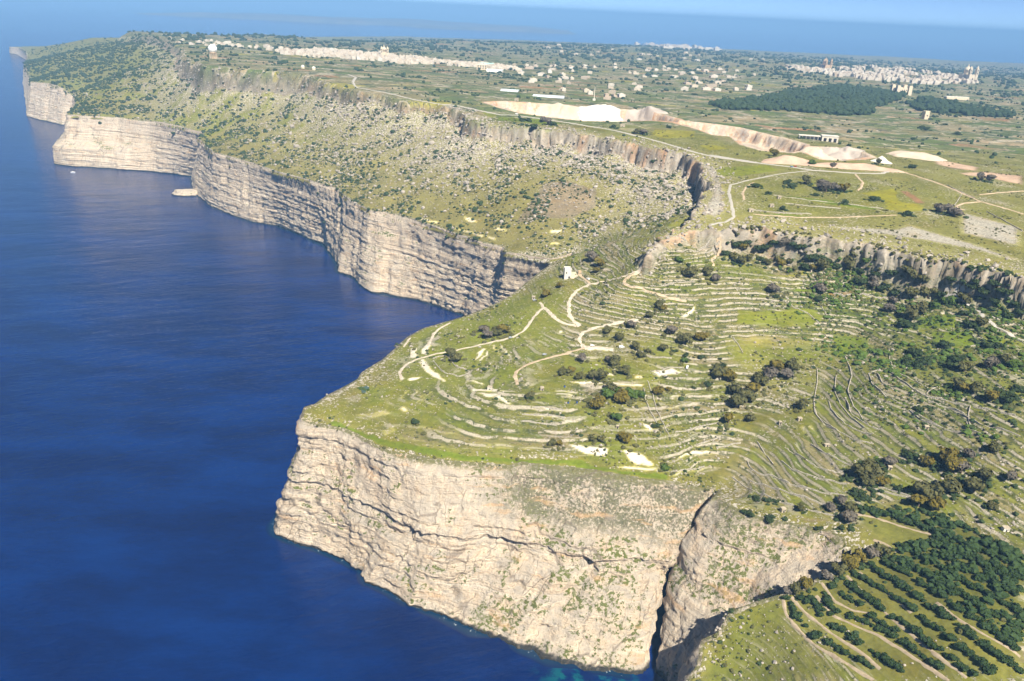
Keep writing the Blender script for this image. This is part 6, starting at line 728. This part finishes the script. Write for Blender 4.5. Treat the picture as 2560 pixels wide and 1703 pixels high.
# --- radar dome tower
x,y=SPT['radome']; e=root('radar_tower',x,y,0,'white radar dome on a ribbed orange stone drum at the cliff edge','radar tower')
b=MB().lathe(0,0,[(9.2,-3),(9.2,13.5),(10,13.5),(10,15.2),(0.1,15.2)],32).obj('tower_drum',MOR,e,True)
for k in range(12):
    a=k*math.pi/6; c_=MB().box(-.7,.7,-.7,.7,-2,13.4); o=c_.obj('buttress',MST,e); o.location=(9.3*math.cos(a),9.3*math.sin(a),0); o.rotation_euler=(0,0,a)
v,f=I3; mesh_obj('dome',v*11.6+np.array([0,0,24.6]),f,MWD,e,smooth=False); MB().lathe(0,0,[(7.2,15.1),(7.2,17.2),(6.6,17.2)],24).obj('dome_collar',MWH,e)
for i,n_ in enumerate(('kiosk1','kiosk2')):
    x,y=SPT[n_]; e=root('domed_hut',x,y,0,('right','left')[i]+' of two small round white huts beside the cliff road','hut'); MB().lathe(0,0,[(4.6,-1),(4.6,4.5)],14).obj('wall',MST,e); MB().lathe(0,0,[(4.8,4.4),(4.0,6.6),(2.3,8.0),(.1,8.5)],14).obj('dome_roof',MWH,e,True)
# --- churches
def church(n_,label,s,col):
    x,y=SPT[n_]; e=root('church',x,y,.25,label,'church'); e.scale=(s,s,s)
    MB().box(-9,9,-18,18,-2,13).box(-14,14,-2,8,-2,12.5).obj('nave',col,e); MB().lathe(0,3,[(7.6,12.4),(7.6,20),(8.2,20),(7.2,24.5),(4.6,28),(1.2,29.6),(1.2,33),(.1,35)],20).obj('dome',col,e,True)
    for sx in(-1,1):
        t=MB().box(sx*9-2.8,sx*9+2.8,-19.5,-14,-2,26).obj('bell_tower',col,e); MB().lathe(sx*9,-16.7,[(2.9,25.9),(2.6,27.6),(1.4,30),(.1,33)],10).obj('cap',col,t,True)
        for q in range(2): MB().box(sx*9-1,sx*9+1,-19.75,-19.4,14+q*6,18+q*6).obj('belfry_opening',MDK,t)
    MB().box(-1.6,1.6,-18.3,-17.9,-1,5).obj('door',MDK,e)
church('church','cream village church with a dome and two bell towers','1' and 1.15,MST); church('rabat_church','hazy domed church rising at the right end of the large town',2.0,MST); church('rabat_church2','orange domed church above the left part of the large town',1.6,MOR)
# --- castle above the wood
x,y=SPT['castle']; e=root('castle',x,y,.1,'square stone castle with corner towers above the dark pine wood','castle'); MB().box(-20,20,-16,16,-4,20).box(-20,20,-16,-15,20,21.4).box(-20,20,15,16,20,21.4).obj('keep',MST,e)
for sx in(-1,1):
    for sy in(-1,1): MB().box(sx*20-6,sx*20+6,sy*16-6,sy*16+6,-4,29,.6).obj('corner_tower',MST,e)
for q in range(2):
    for k in range(4): MB().box(-13+k*7.4,-10.6+k*7.4,-16.3,-15.9,4+q*8,8+q*8).obj('window',MDK,e)
# --- halls and sheds on the plateau
x,y=SPT['hall']; e=root('arched_hall',x,y,-.1,'white hall with a curved barrel roof among plateau fields','hall')
b=MB(); pr=[(14*math.cos(a),9*math.sin(a)*.75+3) for a in np.linspace(0,math.pi,14)]
o=len(b.v)
for yy in(-24,24): b.v+=[(px,yy,pz) for px,pz in pr]
b.f+=[(i,i+1,15+i,14+i) for i in range(13)]; b.obj('roof',MWD,e,True); MB().box(-13.6,13.6,-23.6,23.6,-2,3.1).obj('wall',MWH,e); e.rotation_euler=(0,0,1.45)
x,y=SPT['hall2']; e=root('sports_hall',x,y,-.12,'long hall with a pale green roof at the village edge','hall'); MB().box(-45,45,-18,18,-3,7).obj('wall',MWH,e); MB().box(-46,46,-19,19,7.02,8.4,3.).obj('roof',MTQ,e)
x,y=SPT['block']; e=root('stone_block',x,y,-.1,'tall cream stone block in front of the green-roofed hall','building'); MB().box(-17,17,-11,11,-3,15).obj('wall',MST,e); MB().box(-17,17,-11,11,15,16,1.).obj('roof',MRF,e)
for k in range(4):
    for q in range(2): MB().box(-13+k*8,-10+k*8,-11.3,-10.9,3+q*6,6.5+q*6).obj('window',MDK,e)
x,y=SPT['chapel']; e=root('watch_tower',x,y,.2,'lone square stone tower in fields below the dark wood','tower'); MB().box(-6,6,-6,6,-3,17,.5).obj('wall',MST,e); MB().box(-6,6,-6,6,17,18.2,.4).obj('parapet',MST,e); MB().box(-1.4,1.4,-6.2,-5.6,7,10).obj('window',MDK,e)
for i,n_ in enumerate(('greenhouse','greenhouse2')):
    x,y=SPT[n_]; e=root('greenhouse',x,y,-.08,('longer','shorter')[i]+' grey film greenhouse on the fields beyond the first quarry','greenhouse')
    for k in range(3):
        b=MB(); pr=[(4.6*math.cos(a),3.4*math.sin(a)) for a in np.linspace(0,math.pi,9)]; L_=(34,20)[i]
        for xx in(-L_,L_): b.v+=[(xx,k*9.4+px,pz) for px,pz in pr]
        b.f+=[(j,j+1,10+j,9+j) for j in range(8)]; b.obj('tunnel',MGL,e,True)
x,y=SPT['quarry_shed']; e=root('quarry_shed',x,y,-.18,'long open-fronted concrete shed inside the second quarry','shed'); e.scale=(.8,.8,.62); MB().box(-26,26,6,7,-3,9).box(-26,-25,-7,6,-3,9).box(25,26,-7,6,-3,9).obj('wall',MRF,e); MB().box(-27,27,-8,8,9,10.4).obj('roof',MWH,e)
for k in range(6): MB().box(-20.5+k*8,-19.5+k*8,-7.4,-6.4,-3,9).obj('pillar',MRF,e)
x,y=SPT['quarry_shed2']; e=root('quarry_building',x,y,-.18,'small concrete quarry building with dark openings right of the long shed','building'); MB().box(-13,13,-7,7,-3,9).obj('wall',MRF,e); MB().box(-13.5,13.5,-7.5,7.5,9,10).obj('roof',MWH,e)
for k in range(3): MB().box(-10+k*8,-5.5+k*8,-7.3,-6.9,0,6).obj('opening',MDK,e)
x,y=SPT['mast']; e=root('lattice_mast',x,y,0,'thin white mast standing behind the first quarry','mast'); MB().box(-.9,.9,-.9,.9,-1,30,.7).obj('mast_shaft',MWH,e); MB().box(-3,3,-2,2,-1,4).obj('cabin',MWH,e)
x,y=SPT['white_house']; e=root('farm_range',x,y,.1,'pale low farm range right of the castle at the wood edge','building'); MB().box(-38,38,-8,8,-3,8).obj('wall',MST,e); MB().box(-38,38,-8,8,8,9,.8).obj('roof',MRF,e)
# --- ruined tower house on the neck of the headland
x,y=SPT['tower_house']; e=root('ruined_house',x,y,.12,'cream stone house with a tall block and roofless ruins beside the bend road','house')
MB().box(-4,3,-3.5,3.5,-3,10.5).box(-4,3,-3.5,-3.1,10.5,11.3).box(-4,3,3.1,3.5,10.5,11.3).box(-4,-3.6,-3.1,3.1,10.5,11.3).box(2.6,3,-3.1,3.1,10.5,11.3).obj('tall_block',MWH,e)
w=MB().box(3,10,-4.5,-3.9,-3,4.5).box(9.4,10,-3.9,4,-3,3.6).box(3,9.4,3.4,4,-3,5).obj('ruin_wall',MST,e); MB().box(12,15,4,7,-3,6).obj('outbuilding',MOR,e); MB().box(20,25,6,10,-3,5.5).obj('outbuilding',MST,e); MB().box(15,20,7,7.6,-3,2.5).obj('yard_wall',MST,e)
MB().box(2,6,-6.5,-4.55,-4,2.4).obj('porch',MST,e); MB().box(.2,1.8,-3.62,-3.45,.3,2.6).obj('window',MDK,e); MB().box(-2.6,-1.4,-3.62,-3.45,5.5,7.2).obj('window',MDK,e); MB().box(4.5,5.8,-4.6,-4.45,-.5,2.2).obj('door',MDK,e)
# --- small field huts
hd={'hut1':('small white stone hut on the slope left of the bend road',MWH,4,3.4,3),'hut2':('pale square stone hut beside the planted beds on the headland',MST,3.4,3,3),'hut3':('white hut at the head of a bare rock apron',MWH,4.2,3.4,3.6),'hut4':('low stone hut in the brown meadow left of the curved terraces',MST,4,3,2.6),'hut5':('tiny ruined stone hut left of the low meadow hut',MST,2.6,2.4,2.2),
 'hut6':('white stone hut on the terraces above the grey rock slab',MWH,3.8,3.2,3.4),'hut7':('little stone shelter on the lower headland strips',MST,2.4,2.2,2.2),'shed1':('small white shed among trees on the right slope',MWH,3.2,2.8,2.6),'shed2':('white shed at the end of the pale strip above the orchard',MWH,4.6,3.4,3),
 'hut8':('stone hut on the plateau strips, left of three',MST,5,4,3.4),'hut9':('stone hut beside the long green plateau strip',MST,4.6,4,3.4),'hut10':('ruined grey hut on the near plateau edge',MST,6,4,3.4),'hut11':('white hut by yellow blossom under the right cliff wall',MWH,4,3.4,3),'hut12':('sandy roofed hut on the upper curved terrace',MOR,4.6,2.6,2.2),'hut13':('stone hut on the right hand wall-lined terraces',MST,3.4,3,2.6),
 'hut14':('white cottage on fields short of the first quarry',MWH,9,7,5),'hut15':('low stone hut between the coast road and first quarry',MST,9,6,4)}
for n_,(lb,mt,w,d,h) in hd.items():
    w*=.85; d*=.85; h*=.85; mt=MHU if n_ not in('hut3','shed2') else mt
    x,y=SPT[n_]; e=root('field_hut',x,y,random.uniform(-.3,.3),lb,'hut'); MB().box(-w/2,w/2,-d/2,d/2,-1.2,h,.12).obj('wall',mt,e); MB().box(-w/2-.15,w/2+.15,-d/2-.15,d/2+.15,h+.01,h+.3,.1).obj('roof',MHU,e); MB().box(-.45,.45,-d/2-.02,-d/2+.1,-.2,1.75).obj('door',MDK,e); MB().box(w*.24,w*.24+.6,-d/2+.0,-d/2+.12,1.2,1.8).obj('window',MDK,e)
x,y=SPT['cistern']; e=root('well_head',x,y,0,'round stone well head inside the walled grass plot','well'); MB().lathe(0,0,[(1.9,-.5),(1.9,.9),(1.4,.9),(1.4,.2)],16).obj('stone_ring',MW,e); MB().lathe(0,0,[(1.4,.25),(.02,.25)],16).obj('well_water',MDK,e)
for i,n_ in enumerate(('barrel1','barrel2','barrel3')):
    x,y=SPT[n_]; e=root('water_barrel',x,y,0,('blue water barrel by the upper planted bed','blue water barrel below the beds, left of a pair','blue water barrel below the beds, right of a pair')[i],'barrel'); MB().lathe(0,0,[(.02,-.1),(.55,-.1),(.62,.3),(.66,.75),(.62,1.2),(.55,1.55),(.02,1.55)],12).obj('drum',MBL,e,True); MB().lathe(0,0,[(.58,1.5),(.58,1.62),(.02,1.64)],12).obj('lid',MTY,e)
# --- vehicles
def carp(c,nm): return flat(nm,c,.04,.5,.35)
CP=[carp((.78,.78,.77),'white car paint'),carp((.35,.37,.40),'silver car paint'),carp((.12,.22,.42),'blue car paint'),carp((.45,.06,.05),'red car paint')]
def car(n_,label,cat,p,rz,van=False):
    x,y=SPT[n_]; e=root('parked_van' if van else 'parked_car',x,y,rz,label,cat); L=2.5 if van else 2.05; h=2.1 if van else 1.45; e.location.z+=.25
    pr=[(-L,.35),(-L,h*.92),(-L*.9,h),(L*.45,h),(L*.72,h*.62),(L*.98,h*.52),(L,.35)] if van else [(-L,.35),(-L,.82),(-L*.86,.92),(-L*.6,h),(L*.2,h),(L*.5,.95),(L*.95,.8),(L,.35)]
    b=MB(); k=len(pr)
    for yy,s in((-.84,.97),(-.78,1.),(.78,1.),(.84,.97)): b.v+=[(px*s,yy,.35+(pz-.35)*s) for px,pz in pr]
    for j in range(3): b.f+=[(j*k+i,j*k+(i+1)%k,(j+1)*k+(i+1)%k,(j+1)*k+i) for i in range(k)]
    bo=mesh_obj('body',b.v,b.f,p,e,smooth=False); me=bo.data
    cap=MB(); cap.v=[(px*.97,sy*.838,.35+(pz-.35)*.97) for sy in(-1,1) for px,pz in pr]; cf=[(0,i,i+1) for i in range(1,k-1)]+[(k,k+i+1,k+i) for i in range(1,k-1)]; mesh_obj('side_panel',cap.v,cf,p,e,smooth=False)
    if van: MB().box(L*.50,L*.68,-.72,.72,h*.68,h*.93,.05).obj('windscreen',MCG,e)
    else: MB().box(-L*.62,L*.36,-.86,.86,.96,1.3,.12).obj('side_windows',MCG,e)
    for sx in(-1,1):
        for sy in(-1,1):
            wv=MB().lathe(0,0,[(.02,-.12),(.34,-.12),(.36,0),(.34,.12),(.02,.12)],12); o=wv.obj('wheel',MTY,e,True); o.rotation_euler=(math.pi/2,0,0); o.location=(sx*L*.62,sy*.8,.33)
car('car1','white car parked on the drive of the cream stone house','car',CP[0],2.2); car('car2','pale car parked against the small white hut','car',CP[1],.8); car('car3','white car on the pale yard below the road fork','car',CP[0],.2); car('car4','white pickup-like van at the end of the headland lane','van',CP[0],1.2,True); car('car5','dark car stopped along the sandy curved track','car',CP[1],.5)
car('car6','white van on the coast road before the first quarry','van',CP[0],-.4,True); car('car7','red car on the coast road below the brown spoil heap','car',CP[3],-.3); car('car8','silver car on the white track near the dark bushes','car',CP[1],.5); car('van1','white van beside scrub at the pale yard','van',CP[0],.1,True); car('car9','blue car left of the red car on the coast road','car',CP[2],-.3)
x,y=SPT['boat']; e=root('motor_boat',x,y,.4,'tiny white motor boat off the far pale headland','boat',z=.0); b=MB()
hull=[(-5,1.5),(-2,1.7),(2,1.5),(5,.1)]; b.v=[(px,sy*w*(.7 if lv==0 else 1),(-.4 if lv==0 else 1.2+.06*max(px,0))) for lv in(0,1) for sy in(-1,1) for px,w in hull]
b.f=[(0,1,9,8),(1,2,10,9),(2,3,11,10),(4,12,13,5),(5,13,14,6),(6,14,15,7),(0,8,12,4),(8,9,13,12),(9,10,14,13),(10,11,15,14),(3,7,15,11)]; b.obj('hull',MWD,e); MB().box(-2,1.4,-1.1,1.1,1.1,2.7,.25).obj('cabin',MWH,e); MB().box(.6,1.32,-.9,.9,1.8,2.4,.05).obj('windscreen',MCG,e)
# --- spoil heaps of the quarries
def heap(n_,lb,rx,ry,h,col,flatt=.0,rz=0.,seed=0):
    x,y=SPT[n_]; k=44; m=16; V=[]; 
    for j in range(m+1):
        q=j/m
        for a in range(k):
            t=a*2*math.pi/k; wob=1+.16*math.sin(2*t+seed)+.1*math.sin(5*t+seed*2); px,py=rx*q*wob*math.cos(t),ry*q*wob*math.sin(t); gx_,gy_=px*math.cos(rz)-py*math.sin(rz)+x,px*math.sin(rz)+py*math.cos(rz)+y
            V.append((gx_,gy_,h*min(1.,(1-q)/(1-flatt)) if flatt else h*(1-q)**1.08))
    V=np.array(V); V[:,2]=np.where(V[:,2]>.01,V[:,2]+.30*h*fbm(V[:,0]/14,V[:,1]/14,700+seed,4),-2)+np.minimum(ground_z(V[:,0],V[:,1]),np.median(ground_z(V[:,0],V[:,1]))+3)
    F=[(j*k+a,(j+1)*k+a,(j+1)*k+(a+1)%k,j*k+(a+1)%k) for j in range(m) for a in range(k)]
    o=mesh_obj('spoil_heap',V,np.array(F),col); tag(o,lb,'heap','quarry spoil heaps'); return o
MHB=flat('brown spoil',(.46,.33,.24),.18,.08); MHW=flat('white crushed stone',(.66,.62,.56),.08,.06); MHP=flat('pale stone spoil',(.52,.43,.33),.2,.05); MHG=flat('grey spoil',(.40,.35,.30),.2,.06)
heap('heap_brown','brown spoil heap at the left of the second quarry',34,20,8,MHB,.15,seed=1); heap('heap_front','long brown spoil bank beside the coast road',66,15,6,MHB,.3,-.1,2); heap('heap_white','bright white cone of crushed stone',14,14,8,MHW,0,seed=3); heap('heap_mesa','flat-topped cream spoil mesa right of the white cone',48,22,7,MHP,.5,-.1,4); heap('heap_pale','pale sloping spoil ramp in the middle of the second quarry',52,30,10,MHP,.2,.2,5); heap('heap_grey','grey spoil mound behind the brown bank',40,26,9,MHG,.2,0,6)
heap('heap_q1','white spoil ramp at the left of the first quarry',46,26,9,MHP,.3,0,7); heap('heap_q2','white spoil mound in the middle of the first quarry',44,24,9,MHW,.15,0,8); heap('heap_q3','grey-white spoil mound at the right of the first quarry',40,24,9,MHG,.2,0,9)
# --- rock islet below the far point
x,y=SPT['islet']; v,f=I3; q=fbm(v[:,0]*1.5+9,v[:,1]*1.5+v[:,2],801,4); w=v*(1+.35*q[:,None]); w=np.stack([w[:,0]*30,w[:,1]*19,np.clip(w[:,2]*13,-6,9+2*q)],1); w[:,2]+=np.sin(w[:,2]*.9)*.8
o=mesh_obj('rock_islet',w+np.array([x,y,0]),f,M_CLIFF,attrs={'sarc':w[:,0]*1.,'topd':40-w[:,2],'veg':w[:,0]*0}); tag(o,'low pale rock islet standing in the sea below the far cliff','rock')
# --- pond near the nose of the headland
P_=np.array(POND); c_=P_.mean(0); zz_=min(gz1(*p) for p in P_)+.6; k=len(P_); o=mesh_obj('pond',[(c_[0],c_[1],zz_)]+[(p[0],p[1],zz_) for p in P_],[(0,1+i,1+(i+1)%k) for i in range(k)],flat('pond water',(.07,.11,.09),.1,.3,.12),smooth=False,kind='structure')
for i in range(7): plant('reed_bush','g',c_[0]-7+i*1.6+random.uniform(-1,1),c_[1]+2.5-i*.9+random.uniform(-1,1),random.uniform(2.,3.2),'green reed bush crowding the edge of the small pond','bush','reeds beside the small pond',hs=1.1)

# --- broken white water along the cliff foot
def m_surf():
    n=NT('surf'); p=n.pos(); a=n.attr('edge'); f=n.noise(p,.35,6,.7); th=n.math('SUBTRACT',.78,n.math('MULTIPLY',a,.20)); k=n.sm(f,th,n.math('ADD',th,.06))
    n.p.inputs['Roughness'].default_value=.25; n.p.inputs['Specular IOR Level'].default_value=.4; return n.col(n.mix(k,n.mix(a,(.0008,.009,.06),(.002,.025,.06)),(.42,.50,.52)))
MSF=m_surf(); gg=np.array([s_[-1] for s_ in CLIFF_A],float); gd=np.array([s_[-1] for s_ in CLIFF_A],float)-np.array([s_[0] for s_ in CLIFF_A],float)
ok=(gg[:,2]==0)&(gg[:,1]<2000); W_=gg[ok][:,:2]; W_=W_[W_[:,1]<2000]; runs=[W_[:27],W_[-27:-1]] if len(W_)>60 else [W_]
for Wp in runs:
    if np.hypot(*np.diff(Wp,axis=0).T).max()>160: pass
    Q=resample(Wp,3.); nr=frame(Q); k=np.arange(len(Q)); 
    if (nr@np.array([-.7,-.7])).sum()<0: nr=-nr
    wv=4.5+3.5*fbm(k/6.,k*0,910,3); R_=np.stack([np.concatenate([Q+nr*(o*1.)[:,None],np.full((len(Q),1),.12)],1) for o in (wv*0-5,wv*.35,wv)],1); ii=np.arange(len(Q)*3).reshape(-1,3)
    mesh_obj('surf',R_.reshape(-1,3),np.stack([ii[:-1,:-1],ii[:-1,1:],ii[1:,1:],ii[1:,:-1]],-1).reshape(-1,4),MSF,kind='stuff',attrs={'edge':np.tile([1.,.8,0.],len(Q))})
